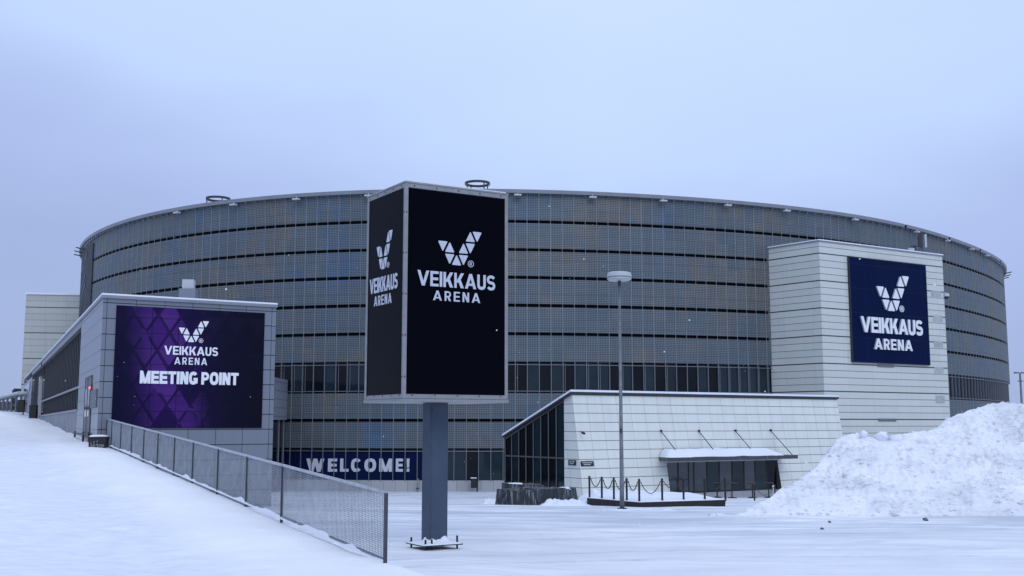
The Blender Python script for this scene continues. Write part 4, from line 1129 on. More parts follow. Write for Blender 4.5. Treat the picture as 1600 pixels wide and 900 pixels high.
# post, foot plate and bolts
cw, cdp = 0.50, 0.42
pc = ctr - fr_.r * cw / 2 - fl_.r * cdp / 2
pb = gmast + 0.10
m = MB(); m.obox(V(pc[0], pc[1], pb + 0.03), fr_.r * cw, fl_.r * cdp, zz * (zb - 0.08 - pb - 0.03))
for q in (0.03, ): m.obox(V(*(pc + fr_.r * 0.03 - fl_.r * 0.012)[:2], pb + 0.04), fr_.r * 0.02, fl_.r * 0.012, zz * (zb - 0.1 - pb))
m.build('post', M['steel_blue'], mast, bevel=0.012)
m = MB(); fc = ctr - fr_.r * 0.54 - fl_.r * 0.48
m.obox(V(fc[0], fc[1], pb), fr_.r * 1.08, fl_.r * 0.96, zz * 0.03); m.build('foot_plate', M['darkframe'], mast, bevel=0.005)
for a, b in ((0.10, 0.10), (0.98, 0.12), (0.10, 0.86), (0.98, 0.86), (0.28, 0.12)):
    c = fc + fr_.r * a + fl_.r * b
    f = MB(); f.tube([V(c[0], c[1], pb - 0.22), V(c[0], c[1], pb + (0.22 if a > 0.9 else 0.16))], 0.025, 8); f.lathe((c[0], c[1], pb + 0.03), [(0.045, 0.0), (0.045, 0.03), (0.02, 0.031)], 6)
    f.build('anchor_bolt', M['black'], mast)
m = MB(); nx = 34
A_, B_ = np.meshgrid(np.linspace(0.0, 1.0, nx), np.linspace(0.0, 1.0, nx), indexing='ij')
px_ = fc[0] + fr_.r[0] * 1.06 * A_ + fl_.r[0] * 0.94 * B_; py_ = fc[1] + fr_.r[1] * 1.06 * A_ + fl_.r[1] * 0.94 * B_
ed = np.clip(np.minimum(np.minimum(A_, 1 - A_), np.minimum(B_, 1 - B_)) / 0.12, 0, 1)
dpost = np.maximum(np.abs(A_ - 0.5) / 0.22, np.abs(B_ - 0.5) / 0.23)
hgt = 0.035 + 0.11 * np.exp(-np.clip(dpost - 1, 0, 9) * 5.0) * (0.7 + 1.5 * fbm(A_ * 6, B_ * 6, 3)) + 0.02 * fbm(A_ * 9, B_ * 9, 3)
m.grid(px_, py_, pb + 0.028 + np.clip(hgt, 0.012, 1) * np.sqrt(ed)); m.build('foot_snow', M['snow'], mast, smooth=True)

# ================================================================== RAMP FENCE
fen = thing('mesh_fence', 'galvanised mesh fence running down the edge of the snowy ramp', 'fence', (FN[0], FN[1], gz(*FN[:2])))
FB = lambda t: FN + (FF - FN) * t + V(0, 0, 5.17 + (6.75 - 5.17) * t)
FH = lambda t: 1.24 - 0.13 * t
fd = unit(FF - FN); fn_ = V(-fd[1], fd[0], 0)
def t_at(px):
    k = (px - 800) / F; return (k * FN[1] - FN[0]) / ((FF - FN)[0] - k * (FF - FN)[1])
posts = [607, 447, 392, 347, 308, 279, 253, 231, 212, 195, 180.5, 173.5]
tp = [max(0, min(1, t_at(p))) for p in posts]; tp[0] = 0.0; tp[-1] = 1.0
for i, t in enumerate(tp):
    f = MB(); b = FB(t); hh = FH(t)
    w_ = 0.065 if i == 0 else 0.045
    f.obox(b - fd * w_ / 2 - fn_ * 0.02 - V(0, 0, 0.14), fd * w_, fn_ * 0.06, V(0, 0, hh + 0.13))
    f.build('post', M['post_steel'], fen, bevel=0.004)
f = MB(); f.bar(FB(0) + V(0, 0, FH(0)), FB(1) + V(0, 0, FH(1)), 0.055, 0.05); f.build('top_rail', M['galv_highlit'], fen)
tb = 0.155
f = MB(); f.bar(FB(0) + V(0, 0, 0.05), FB(tb) + V(0, 0, 0.06), 0.05, 0.06); f.bar(FB(tb + 0.005) + V(0, 0, 0.07), FB(1) + V(0, 0, 0.07), 0.05, 0.05); f.build('bottom_rail', M['galv'], fen)
L = np.linalg.norm(FF - FN)
for i in range(len(tp) - 1):
    t0, t1 = tp[i], tp[i + 1]
    f = MB()
    rows = 30
    for r in range(rows):
        k = (r + 0.5) / rows
        f.bar(FB(t0) + V(0, 0, 0.08 + (FH(t0) - 0.1) * k), FB(t1) + V(0, 0, 0.08 + (FH(t1) - 0.1) * k), 0.010, 0.007)
    n = max(2, int((t1 - t0) * L / 0.075))
    for j in range(n):
        t = t0 + (t1 - t0) * (j + 0.5) / n; b = FB(t)
        f.obox(b - fn_ * 0.006 + V(0, 0, 0.08) - fd * 0.003, fd * 0.006, fn_ * 0.010, V(0, 0, FH(t) - 0.1))
    f.build('mesh_panel', M['galv_wire'], fen)
m = MB(); n = 260; tt = np.linspace(0.0, 1, n); J = np.linspace(-1, 1, 7)
X = np.zeros((n, 7)); Y = X.copy(); Z = X.copy()
for i, t in enumerate(tt):
    b = FB(t); amp = max(0.0, 0.022 + 0.10 * float(fbm(np.array([t * 40.0]), np.array([2.0]), 3)[0]))
    for j, q in enumerate(J):
        p = b + fn_ * (q * 0.045 + 0.01); X[i, j], Y[i, j] = p[0], p[1]; Z[i, j] = b[2] + 0.055 + amp * (1 - q * q) - 0.03 * abs(q) ** 3
m.grid(X, Y, Z); m.build('snow_ridge', M['snow'], fen, smooth=True)

# ================================================================== SMALL THINGS ON THE RAMP
q = P(150.5, 702, 46.6); zg = gz(q[0], q[1])
bn_ = thing('grit_bin', 'black tapered bin with chalk scribble and snowy lid beside the fence end', 'bin', (q[0], q[1], zg))
m = MB(); yaw = 0.08; r_ = V(math.cos(yaw), math.sin(yaw), 0); b_ = V(-math.sin(yaw), math.cos(yaw), 0)
c = V(q[0], q[1], q[2] - 0.1)
def trap(wb, wt, db, dt, z0, z1):
    lo = [c + r_ * x * wb / 2 + b_ * (0.3 + y * db / 2) + V(0, 0, z0) for x, y in ((-1, -1), (1, -1), (1, 1), (-1, 1))]
    hi = [c + r_ * x * wt / 2 + b_ * (0.3 + y * dt / 2) + V(0, 0, z1) for x, y in ((-1, -1), (1, -1), (1, 1), (-1, 1))]
    return lo, hi
lo, hi = trap(0.66, 0.74, 0.5, 0.56, 0, 0.56)
m.face(hi); m.face(lo[::-1])
for i in range(4): m.face([lo[i], lo[(i + 1) % 4], hi[(i + 1) % 4], hi[i]])
m.build('body', M['black_plastic'], bn_, bevel=0.02)
m = MB(); lo, hi = trap(0.80, 0.74, 0.62, 0.5, 0.563, 0.63); m.face(hi); m.face(lo[::-1])
for i in range(4): m.face([lo[i], lo[(i + 1) % 4], hi[(i + 1) % 4], hi[i]])
m.build('lid', M['black_plastic'], bn_, bevel=0.015)
m = MB(); A_, B_ = np.meshgrid(np.linspace(-1, 1, 16), np.linspace(-1, 1, 10), indexing='ij')
dm = np.sqrt(np.clip(1 - np.maximum(np.abs(A_), np.abs(B_)) ** 4, 0, 1))
m.grid(c[0] + r_[0] * A_ * 0.36 + b_[0] * (0.3 + B_ * 0.24), c[1] + r_[1] * A_ * 0.36 + b_[1] * (0.3 + B_ * 0.24), c[2] + 0.632 + 0.07 * dm + 0.02 * fbm(A_ * 3, B_ * 3))
m.build('snow_cap', M['snow'], bn_, smooth=True)
m = MB()
def sc(pts):
    for (x0, z0), (x1, z1) in zip(pts, pts[1:]):
        o = lambda x, z: c + r_ * x + b_ * (0.3 - (0.25 + 0.03 * z / 0.56) - 0.012) + V(0, 0, z)
        m.bar(o(x0, z0), o(x1, z1), 0.012, 0.016)
sc([(-0.24, 0.40), (-0.22, 0.12)]); sc([(-0.24, 0.2), (-0.12, 0.28)]); sc([(-0.12, 0.44), (-0.10, 0.1)]); sc([(-0.05, 0.25), (0.03, 0.33), (0.05, 0.2), (-0.04, 0.12), (0.08, 0.14)])
sc([(0.1, 0.3), (0.1, 0.14)]); sc([(0.1, 0.24), (0.18, 0.3), (0.2, 0.18), (0.26, 0.3), (0.29, 0.2)]); sc([(-0.02, 0.42), (0.04, 0.46)])
m.build('scribble', M['chalk'], bn_)
for px0, px1, y0, y1, d, lab, nm in ((46, 58, 634.5, 655, 98, 'dark square litter bin standing before the slatted glazing', 'litter_bin'), (28, 38.5, 626, 641, 112, 'dark board bin on a post further up the ramp', 'litter_bin')):
    pA, pB = P(px0, y1, d), P(px1, y0, d); w = pB[0] - pA[0]; h_ = pB[2] - pA[2]
    t_ = thing(nm, lab, 'bin', ((pA[0] + pB[0]) / 2, d, pA[2]), 'dark bins up the ramp')
    m = MB(); m.cbox(((pA[0] + pB[0]) / 2, d, (pA[2] + pB[2]) / 2 - 0.1), w, w * 0.8, h_ + 0.2, 0.2); m.build('body', M['black_plastic'], t_, bevel=0.03)
    m = MB(); m.cbox(((pA[0] + pB[0]) / 2, d, pB[2] + 0.04), w * 1.1, w * 0.9, 0.08, 0.2)
    m.build('lid', M['black'], t_)
    m = MB(); m.bar((pB[0] + 0.05, d - 0.3, gz(pB[0], d) - 0.3), (pB[0] + 0.05, d - 0.3, pB[2] - 0.05), 0.08); m.build('post', M['black'], t_)

# ================================================================== SQUARE: LAMP, PLATFORM, CHAINS, STONE
q = P(972, 790, 47.0); zg = gz(q[0], q[1])
lp = thing('street_lamp', 'tall grey lamp post with flat round white head on the square', 'street lamp', (q[0], q[1], zg))
ztop = EYE + (664 - 440) * 47.0 / F * 1.008
m = MB(); m.tube([(q[0], q[1], zg - 0.2), (q[0], q[1], zg + 1.2), (q[0], q[1], zg + 1.25), (q[0], q[1], ztop)], [0.10, 0.098, 0.088, 0.05], 14); m.build('pole', M['lamp_grey'], lp, smooth=True)
m = MB(); m.lathe((q[0], q[1], ztop), [(0.02, 0.36), (0.42, 0.36), (0.50, 0.33), (0.52, 0.29), (0.545, 0.155), (0.545, 0.13), (0.51, 0.125), (0.52, 0.10), (0.53, 0.06), (0.50, 0.03), (0.46, 0.0), (0.05, -0.02)], 36)
hd = m.build('lamp_head', M['lamp_white'], lp)
m = MB(); m.lathe((q[0], q[1], ztop), [(0.09, 0.02), (0.07, -0.12), (0.055, -0.25)], 14); m.build('collar', M['darkframe'], hd)
m = MB(); m.lathe((q[0], q[1], ztop + 0.0), [(0.548, 0.152), (0.552, 0.14), (0.548, 0.128)], 36); m.build('band', M['lamp_grey'], hd)
m = MB(); m.cbox((q[0] - 0.02, q[1] - 0.085, zg + 3.3), 0.1, 0.1, 0.16); m.build('hatch_box', M['darkframe'], lp)
m = MB(); m.lathe((q[0], q[1], zg - 0.02), [(0.2, 0.0), (0.2, 0.05), (0.11, 0.07)], 12); m.build('base_plate', M['darkframe'], lp)

PFZ = 4.04
def onz(px, py, z): r = ray(px, py); return CAM + r * ((z - EYE) / r[2])
Lp, Mp, Rp = onz(917, 778, PFZ), onz(1000, 785, PFZ), onz(1134, 781, PFZ)
Bk1, Bk2 = V(Rp[0] - 0.8, Rp[1] + 4.5, PFZ), V(Lp[0] + 1.5, Lp[1] + 5.0, PFZ)
plf = thing('low_platform', 'low dark edged platform covered with snow under the chain posts', 'platform', (Mp[0], Mp[1], 3.9))
poly = [Lp, Mp, Rp, Bk1, Bk2]
low = [V(p[0] + (Mp[0] - p[0]) * 0.03, p[1] + 0.15, 2.6) for p in poly]
m = MB(); m.face(poly)
for i in range(5): j = (i + 1) % 5; m.face([low[i], low[j], poly[j], poly[i]])
m.build('deck', M['wood'], plf)
m = MB(); cen = sum(poly) / 5
K = 14; rings = []
for k in range(K + 1):
    f_ = 1 - k / K * 0.96; ring = []
    for i in range(5):
        for j in range(10):
            p = poly[i] + (poly[(i + 1) % 5] - poly[i]) * j / 10; p = cen + (p - cen) * f_
            p = V(p[0], p[1], PFZ + 0.004 + 0.08 * min(1, k / 2.0) ** 0.5 * (0.8 + 1.2 * float(fbm(np.array([p[0] * 0.8]), np.array([p[1] * 0.8]))[0]))); ring.append(p)
    rings.append(ring)
for a, b in zip(rings, rings[1:]):
    for i in range(50): j = (i + 1) % 50; m.face([a[i], a[j], b[j], b[i]])
m.build('platform_snow', M['snow'], plf, smooth=True)

# chain posts: one built, the rest copied
POSTPX = [(919.7, 'L', 'first chain post at the left tip of the low platform'), (938.8, 'L', 'second chain post from the left tip of the low platform'),
          (957.4, 'L', 'chain post just left of the tall lamp post'), (977.3, 'L', 'chain post just right of the tall lamp post'),
          (998.5, 'M', 'chain post at the front corner of the low platform'), (1032, 'R', 'chain post right of the platform front corner'),
          (1065, 'R', 'chain post before the left entrance doors'), (1097.7, 'R', 'chain post second from the right end of the platform'),
          (1129.5, 'R', 'chain post at the right end of the low platform')]
def edge_pt(px, side_):
    a, b = (Lp, Mp) if side_ == 'L' else (Mp, Rp)
    if side_ == 'M': return Mp + V(0, 0.25, 0.05)
    k = (px - 800) / F
    t = (k * a[1] - a[0]) / ((b - a)[0] - k * (b - a)[1]); p = a + (b - a) * t
    return p + V(0, 0.22, 0.05)
PH_ = 0.98
proto = None; tops = []
GRP = 'black posts of the chain barrier'
for px, sd_, lab in POSTPX:
    p = edge_pt(px, sd_)
    if proto is None:
        proto = thing('chain_post', lab, 'post', p, GRP)
        f = MB(); f.tube([p - V(0, 0, 0.12), p + V(0, 0, PH_ - 0.05)], 0.05, 12); f.build('shaft', M['black'], proto)
        f = MB(); f.lathe(p + V(0, 0, PH_), [(0.052, -0.06), (0.058, -0.05), (0.058, 0.0), (0.04, 0.03), (0.005, 0.045)], 12); f.build('cap', M['black'], proto)
        f = MB()
        for sx in (-1, 1): f.bar(p + V(sx * 0.06, 0, PH_ - 0.1), p + V(sx * 0.10, 0, PH_ - 0.1), 0.02)
        f.build('hook', M['black'], proto)
    else: dup(proto, p, lab)
    tops.append(p + V(0, 0, PH_ - 0.1))
extra = [(1179, 780, 71, 'lone chain post in front of the entrance beside the snow pile'), (1211, 776, 74, 'chain post half hidden by the left slope of the snow pile')]
etops = []
for px, py, d, lab in extra:
    p = P(px, py, d); p[2] = gz(p[0], p[1]); dup(proto, p, lab); etops.append(p + V(0, 0, PH_ - 0.1))
def chain(a, b, lab, sag):
    f = MB(); n = 15
    pts = [a + (b - a) * k / (n - 1) - V(0, 0, sag * (1 - (2 * k / (n - 1) - 1) ** 2)) for k in range(n)]
    f.tube(pts, 0.018, 6)
    for k in range(n - 1):                              # links
        q_ = (pts[k] + pts[k + 1]) / 2; d = unit(pts[k + 1] - pts[k]); f.bar(q_ - d * 0.03, q_ + d * 0.03, 0.045, 0.024)
    tag(f.build('chain', M['black']), lab, 'chain', 'chains of the barrier on the platform')
CL = ['chain hanging between the first two posts at the left tip', 'chain between the second and third posts from the left tip', 'chain passing behind the tall lamp post',
      'chain between the lamp post and the platform front corner', 'wide chain right of the platform front corner', 'chain leading up to the left entrance doors',
      'chain hanging before the middle of the entrance glazing', 'chain at the right end of the platform']
for i in range(8):
    chain(tops[i] + V(0.07, 0, 0), tops[i + 1] - V(0.07, 0, 0), CL[i], [0.36, 0.42, 0.42, 0.42, 0.55, 0.36, 0.4, 0.42][i])
chain(etops[0] + V(0.07, 0, 0), etops[1] - V(0.07, 0, 0), 'chain drooping towards the snow pile by the entrance', 0.55)

# bar tables outside the doors
proto = None
for px, d, lab in ((1115.5, 84.5, 'leftmost round bar table outside the glazed entrance'), (1138.5, 84, 'second round bar table from the left outside the entrance'),
                   (1170, 85, 'third round bar table from the left outside the entrance'), (1195, 86.5, 'rightmost round bar table outside the entrance')):
    x = (px - 800) / F * d; p = V(x, d, gz(x, d))
    if proto is None:
        proto = thing('bar_table', lab, 'table', p, 'bar tables outside the entrance')
        f = MB(); f.lathe(p, [(0.01, 1.16), (0.40, 1.16), (0.42, 1.13), (0.40, 1.10), (0.02, 1.10)], 20); f.build('table_top', M['black'], proto)
        f = MB(); f.tube([p + V(0, 0, 0.02), p + V(0, 0, 1.1)], 0.05, 10); f.build('leg', M['black'], proto)
        f = MB(); f.lathe(p, [(0.36, -0.05), (0.36, 0.05), (0.1, 0.10), (0.02, 0.12)], 20); f.build('foot', M['black'], proto)
    else: dup(proto, p, lab)
x, d = (1203 - 800) / F * 84, 84.0; p = V(x, d, gz(x, d))
t_ = thing('bollard', 'small pale bollard by the right end of the entrance glazing', 'bollard', p)
f = MB(); f.tube([p - V(0, 0, 0.1), p + V(0, 0, 0.85)], 0.11, 12); f.build('shaft', M['lamp_white'], t_)
f = MB(); f.lathe(p, [(0.12, 0.85), (0.12, 0.92), (0.05, 0.98), (0.01, 0.99)], 12); f.build('cap', M['snow'], t_)

# bin and pipe by the arena wall
s = s_at(741.5, 1); p = cur(s, 1.2, 0); zg = gz(p[0], p[1])
t_ = thing('wall_bin', 'black litter bin on a post before the arena plinth', 'bin', V(p[0], p[1], zg))
f = MB(); f.cbox((p[0] - 0.1, p[1], zg + 0.95), 0.62, 0.5, 1.05); f.build('body', M['black_plastic'], t_, bevel=0.05)
f = MB(); f.cbox((p[0] - 0.1, p[1], zg + 1.52), 0.66, 0.54, 0.08); f.build('snow_cap', M['snow'], t_)
f = MB(); f.tube([(p[0] + 0.3, p[1], zg - 0.1), (p[0] + 0.3, p[1], zg + 1.45)], 0.08, 8); f.build('post', M['black'], t_)
s = s_at(654, 1); p = cur(s, 0.8, 0); zg = gz(p[0], p[1])
t_ = thing('downpipe_stub', 'short grey pipe rising from the snow beside the mast post', 'pipe', V(p[0], p[1], zg))
f = MB(); f.tube([V(p[0], p[1], zg - 0.2), V(p[0], p[1], zg + 1.25), V(p[0] + 0.05, p[1] + 0.15, zg + 1.4)], 0.12, 10); f.build('pipe', M['rib'], t_, smooth=True)
f = MB(); f.lathe((p[0], p[1], zg + 0.3), [(0.12, 0.0), (0.15, 0.01), (0.15, 0.12), (0.12, 0.13)], 10); f.build('collar', M['darkframe'], t_)

# split stone bench
A = V(*P(774, 780, 57.5)[:2], 0); B = V(*P(840, 786, 55.0)[:2], 0); C = V(*P(903, 775, 61.5)[:2], 0)
zg = gz(B[0], B[1])
st = thing('stone_bench', 'rough split dark stone blocks edged with frost before the glazed end', 'stone seat', (B[0], B[1], zg))
def block(p, q, back, h0, h1, seed):
    """one split block between plan points p and q"""
    mb = MB(); n = 22; mz = 7
    d = q - p; nrm = unit(V(-d[1], d[0], 0))
    if np.dot(nrm, V(0, 1, 0)) < 0: nrm = -nrm
    z0 = min(gz(p[0], p[1]), gz(q[0], q[1])) - 0.15
    def disp(a, k): return 0.10 * float(fbm(np.array([a * 16 + seed * 7]), np.array([k * 1.2 + seed]), 3)[0])
    X = np.zeros((n, mz + 4)); Y = X.copy(); Z = X.copy()
    for i in range(n):
        a = i / (n - 1)
        for k in range(mz):
            kk = k / (mz - 1); pt = p + d * a + nrm * (0.13 * kk + disp(a, kk)); hh = h0 + (h1 - h0) * a
            X[i, k], Y[i, k], Z[i, k] = pt[0], pt[1], z0 + (hh + 0.15) * kk + (0.06 * disp(a, 3) if k == mz - 1 else 0)
        for k in range(4):
            kk = (k + 1) / 4; pt = p + d * a + nrm * (0.13 + back * kk)
            X[i, mz + k], Y[i, mz + k] = pt[0], pt[1]; Z[i, mz + k] = z0 + (h0 + (h1 - h0) * a) + 0.15 + 0.05 * float(fbm(np.array([a * 5]), np.array([kk * 4 + seed]))[0])
    mb.grid(X, Y, Z)
    for i in (0, n - 1):
        pol = [V(X[i, k], Y[i, k], Z[i, k]) for k in range(mz + 4)] + [V(X[i, mz + 3], Y[i, mz + 3], z0)]
        mb.face(pol if i else pol[::-1])
    return mb.build('stone_block', M['stone'], st)
AB = B - A; BC_ = C - B
block(A, A + AB * 0.49, 1.5, 0.80, 0.80, 1); block(A + AB * 0.51, B, 1.6, 0.86, 0.86, 2)
block(B, B + BC_ * 0.38, 1.4, 0.86, 0.84, 3); block(B + BC_ * 0.39, B + BC_ * 0.74, 1.3, 0.92, 0.86, 4); block(B + BC_ * 0.75, C, 1.2, 0.86, 0.84, 5)
pA = V(*P(790, 770, 60)[:2], 0); pB = V(*P(850, 770, 60.3)[:2], 0); block(pA, pB, 1.5, 1.10, 1.0, 6)
for (px, py, d, w, hh) in ((804, 755, 60.8, 0.62, 0.10), (824, 760, 60.5, 0.4, 0.04), (881, 760.5, 61, 0.45, 0.07), (832, 764, 56.6, 0.6, 0.03)):
    c = P(px, py, d); mb = MB(); n = 14
    A_, B_ = np.meshgrid(np.linspace(-1, 1, n), np.linspace(-1, 1, n), indexing='ij')
    mb.grid(c[0] + A_ * w * 0.8, c[1] + B_ * 0.5, c[2] - 0.12 + hh * np.sqrt(np.clip(1 - A_ ** 4, 0, 1) * np.clip(1 - B_ ** 4, 0, 1)) * 1.4 + 0.04 * fbm(A_ * 2 + px, B_ * 2)); mb.build('snow_cap', M['snow'], st, smooth=True)

# ================================================================== SNOW HEAPS
OUTL = [(1120, 812), (1140, 808), (1198, 773), (1255, 739), (1290, 707), (1305, 684), (1336, 674), (1365, 683), (1377, 679), (1391, 685), (1414, 677), (1461, 668), (1475, 655), (1510, 639), (1539, 630), (1579, 629), (1600, 634), (1660, 640), (1740, 700), (1800, 780)]
cx_, ch_, cy_ = [], [], []
for px, py in OUTL:
    yc = 46.0
    for _ in range(30):
        H = max(0.02, EYE + (664 - py) * yc / F - float(np.interp(yc, PLZ[:, 0], PLZ[:, 1]))); yc = 0.5 * yc + 0.5 * (41.6 + 1.95 * H)
    cx_.append((px - 800) / F * yc); ch_.append(H); cy_.append(yc)
nx, ny = 420, 240
gx = np.linspace(cx_[0] - 0.4, cx_[-1] + 1, nx); gy = np.linspace(39.5, 66, ny)
X, Y = np.meshgrid(gx, gy, indexing='ij')
Hc = np.interp(X, cx_, ch_); Yc = np.interp(X, cx_, cy_)
Yc = Yc + 0.25 * fbm(X * 0.5, X * 0 + 4, 3)
f_front = 1 - (Yc - Y) / (1.95 * Hc + 1e-6)
lump = fbm(X * 0.5, Y * 0.5, 5, 0.6)
f_front = np.clip(f_front + 0.16 * lump * np.clip((Yc - Y) / 2, 0, 1) * 1.0, -1, 1.2)
f_back = 1 - (Y - Yc) / (1.7 * Hc + 0.4)
prof = np.where(Y < Yc, f_front, f_back)
prof = np.where(prof > 0, prof ** 0.92, prof)
base = np.interp(Y, PLZ[:, 0], PLZ[:, 1])
rough = 0.42 * fbm(X * 0.9, Y * 0.9, 5, 0.62) + 0.30 * np.abs(fbm(X * 2.1 + 9, Y * 2.1, 4)) - 0.16 * np.abs(fbm(X * 3.7 + 3, Y * 3.7 + 8, 3)) + 0.05 * fbm(X * 6, Y * 6, 3)
# a terrace shoulder left by the plough
rough = rough + 0.16 * np.exp(-((prof - 0.72) / 0.06) ** 2) * (Hc > 2.0)
nearcrest = np.exp(-((Y - Yc) / 0.8) ** 2)
Z = base + Hc * np.clip(prof, -0.2, 1.0) + rough * np.clip(prof * 2.2, 0, 1) * (1 - 0.65 * nearcrest) - 0.06 * (prof <= 0)
mb = MB(); mb.grid(X, Y, Z)
def ico():
    bm = bmesh.new(); bmesh.ops.create_icosphere(bm, subdivisions=2, radius=1.0)
    v = np.array([q.co[:] for q in bm.verts]); f = [tuple(w.index for w in p.verts) for p in bm.faces]; bm.free(); return v, f
IV, IF = ico()
rs = np.random.RandomState(5)
for k in range(340):                                   # clods that rolled down the face and lie along its foot
    i = rs.randint(2, nx - 2)
    foot = rs.rand() < 0.45
    pf = rs.uniform(-0.05, 0.12) if foot else rs.uniform(0.08, 1.02)
    col = f_front[i]; ok = np.where(gy < Yc[i, 0])[0]
    j = ok[np.argmin(np.abs(col[ok] - pf))]
    r = rs.uniform(0.03, 0.085) if rs.rand() < 0.92 else rs.uniform(0.085, 0.16)
    if Hc[i, 0] < 0.8: r *= 0.6
    nz = 1 + 0.7 * fbm(IV[:, 0] * 1.3 + k, IV[:, 1] * 1.3 + IV[:, 2], 2)
    q = IV * (r * nz)[:, None] * np.array([1, 1, rs.uniform(0.5, 0.9)]) + np.array([X[i, j] + rs.uniform(-.05, .05), Y[i, j], Z[i, j] - r * 0.10])
    k0 = len(mb.v); mb.v += [tuple(p) for p in q]
    for f in IF: mb.f.append(tuple(k0 + w for w in f)); mb.m.append(0); mb.uv.append([(0, 0)] * 3)
tag(mb.build('snow_pile', M['pile'], smooth=True), 'tall ploughed heap of dirty snow at the right edge of the square', 'snow heap')

def lump_mesh(c, r, seed, squash=0.75, name='snow_lump', mt='pile'):
    bm = bmesh.new(); bmesh.ops.create_icosphere(bm, subdivisions=3, radius=1.0)
    for v in bm.verts:
        n = float(fbm(np.array([v.co.x * 1.5 + seed * 3.1]), np.array([v.co.y * 1.5 + v.co.z * 1.3 + seed]), 3)[0])
        v.co *= r * (1 + 0.55 * n); v.co.z *= squash
    me = bpy.data.meshes.new(name); bm.to_mesh(me); bm.free(); me.materials.append(M[mt])
    me.polygons.foreach_set('use_smooth', [True] * len(me.polygons))
    o = bpy.data.objects.new(name, me); COL.objects.link(o); o.location = tuple(map(float, c)); return o
for k, (px, py, r, lab) in enumerate(((1377, 680, 0.30, 'round white lump on the saddle of the snow heap'), (1400, 684, 0.28, 'low white lump right of the round one on the heap saddle'),
                                      (1414, 679, 0.17, 'small upright lump standing on the heap crest'), (1350, 676, 0.20, 'lump on the left shoulder of the snow heap'))):
    i = int(np.argmin([abs((px - 800) / F * y_ - x_) for x_, y_ in zip(cx_, cy_)])); d = float(np.interp(px, [p[0] for p in OUTL], cy_)) - 0.2
    tag(lump_mesh(P(px, py + 3, d), r, k, 0.8, mt='snow'), lab, 'snow lump', 'lumps of snow on the heap')
for k, (px, py, r, lab) in enumerate(((1275, 823, 0.07, 'dark ice lump lying alone on the square before the heap'), (1287, 813, 0.08, 'small grey lump at the foot of the heap below its left shoulder'),
                                      (1434, 810, 0.12, 'dirty lump at the middle of the heap foot'))):
    d = 41.5
    for _ in range(20):
        x = (px - 800) / F * d; d = 0.5 * d + 0.5 * (EYE - gz(x, d)) * F / (py - 664)
    x = (px - 800) / F * d
    o = lump_mesh((x, d, gz(x, d) + r * 0.4), r, k + 20, 0.7, 'ice_lump', 'icy'if 'icy' in M else 'vent'); o.scale = (0.7, 0.7, 0.7); tag(o, lab, 'ice lump', 'lumps of ice at the heap foot')
# low shovelled banks by the stone bench and the platform
def heap(px0, px1, py, d, hgt, dep, lab, seed):
    xa, xb = (px0 - 800) / F * d, (px1 - 800) / F * d; n1, n2 = 60, 24
    A_, B_ = np.meshgrid(np.linspace(0, 1, n1), np.linspace(-1, 1, n2), indexing='ij')
    X = xa + (xb - xa) * A_; Y = d + B_ * dep + 0.3 * fbm(A_ * 6 + seed, A_ * 0, 2)
    e = np.clip(1 - B_ ** 2, 0, 1) * np.clip(np.minimum(A_, 1 - A_) / 0.18, 0, 1) ** 0.7
    Z = ground(X, Y) - 0.04 + hgt * e * (0.75 + 1.0 * fbm(A_ * 7 + seed, B_ * 2, 4)) + 0.05 * fbm(X * 4, Y * 4, 3) * (e > 0)
    mb = MB(); mb.grid(X, Y, Z); tag(mb.build('snow_bank', M['snow'], smooth=True), lab, 'snow bank', 'low shovelled banks of snow')
heap(842, 926, 785, 54.8, 0.32, 1.2, 'shovelled snow bank between the stone bench and the platform', 1)
heap(752, 786, 780, 60.0, 0.35, 1.2, 'small snow bank at the left end of the stone bench', 2)
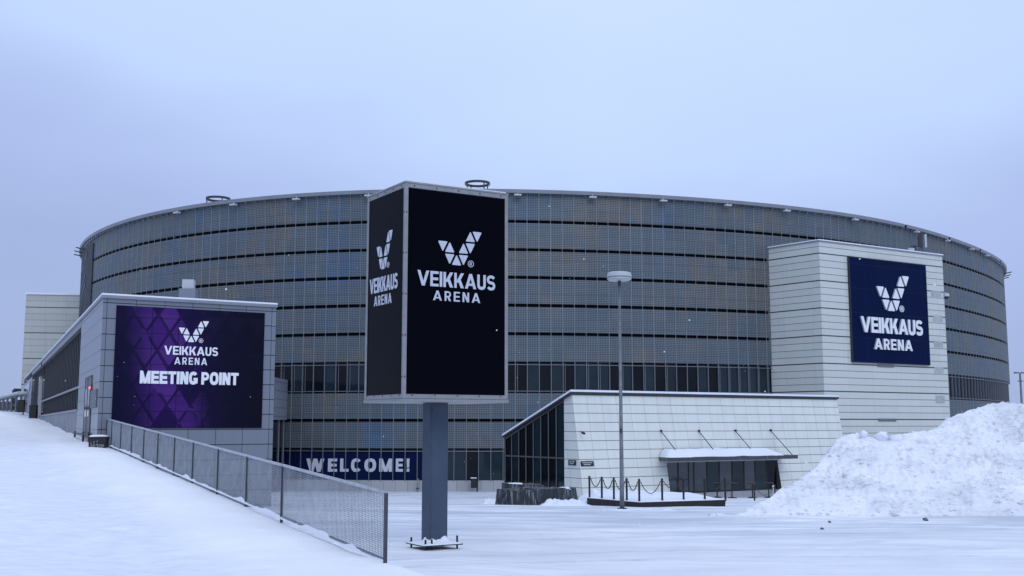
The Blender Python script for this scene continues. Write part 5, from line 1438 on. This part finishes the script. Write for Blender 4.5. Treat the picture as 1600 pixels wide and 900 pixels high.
heap(900, 1045, 772, 68.0, 0.75, 4.0, 'broad snow drift along the foot of the pavilion front', 3)
heap(930, 1060, 800, 45.8, 0.07, 0.9, 'thin ridge of snow around the lamp post foot', 4)

# ================================================================== FAR RIGHT LAMP
q = P(1597, 640, 105)
l2 = thing('double_lamp', 'slim far lamp post with two heads beyond the snow heap', 'street lamp', (q[0], q[1], 0.5))
zt2 = EYE + (664 - 584) * 105 / F
m = MB(); m.tube([(q[0], q[1], 0.0), (q[0], q[1], zt2)], [0.14, 0.09], 10); m.build('pole', M['lamp_grey'], l2)
for sx in (-1, 1):
    m = MB(); m.cbox((q[0] + sx * 0.32, q[1], zt2 + 0.05), 0.42, 0.3, 0.14); m.build('lamp_head', M['lamp_grey'], l2)
m = MB(); m.bar((q[0] - 0.25, q[1], zt2 - 0.75), (q[0] + 0.25, q[1], zt2 - 0.75), 0.1); m.build('crossbar', M['lamp_grey'], l2)

# ================================================================== FALLING SNOW
mb = MB()
rs = np.random.RandomState(29)
for k in range(260):
    d = rs.uniform(6, 60); x = rs.uniform(-0.5, 0.5) * d; z = EYE + rs.uniform(-0.12, 0.32) * d
    if z < gz(x, d) + 0.2: continue
    fx, fy = proj((x, d, z))
    if any(a < fx < c and b < fy < e for a, b, c, e in ((570, 350, 790, 490), (215, 495, 380, 610), (1325, 405, 1450, 570), (470, 705, 645, 745))): continue
    r = rs.uniform(0.004, 0.010) * (1 + 0.012 * d); a = rs.uniform(0, 6.28)
    e = [V(math.cos(a), math.sin(a), 0.3) * r, V(-math.sin(a), math.cos(a), 0.2) * r * 0.8, V(0.2, 0, 1) * r * 0.8]
    c = V(x, d, z); k0 = len(mb.v); pts = [c + e[0], c - e[0], c + e[1], c - e[1], c + e[2], c - e[2]]
    for f in ((0, 2, 4), (2, 1, 4), (1, 3, 4), (3, 0, 4), (2, 0, 5), (1, 2, 5), (3, 1, 5), (0, 3, 5)): mb.face([pts[i] for i in f])
tag(mb.build('falling_snow', M['snow'], smooth=False), 'sparse white snowflakes drifting in the air', 'snowfall', kind='stuff')
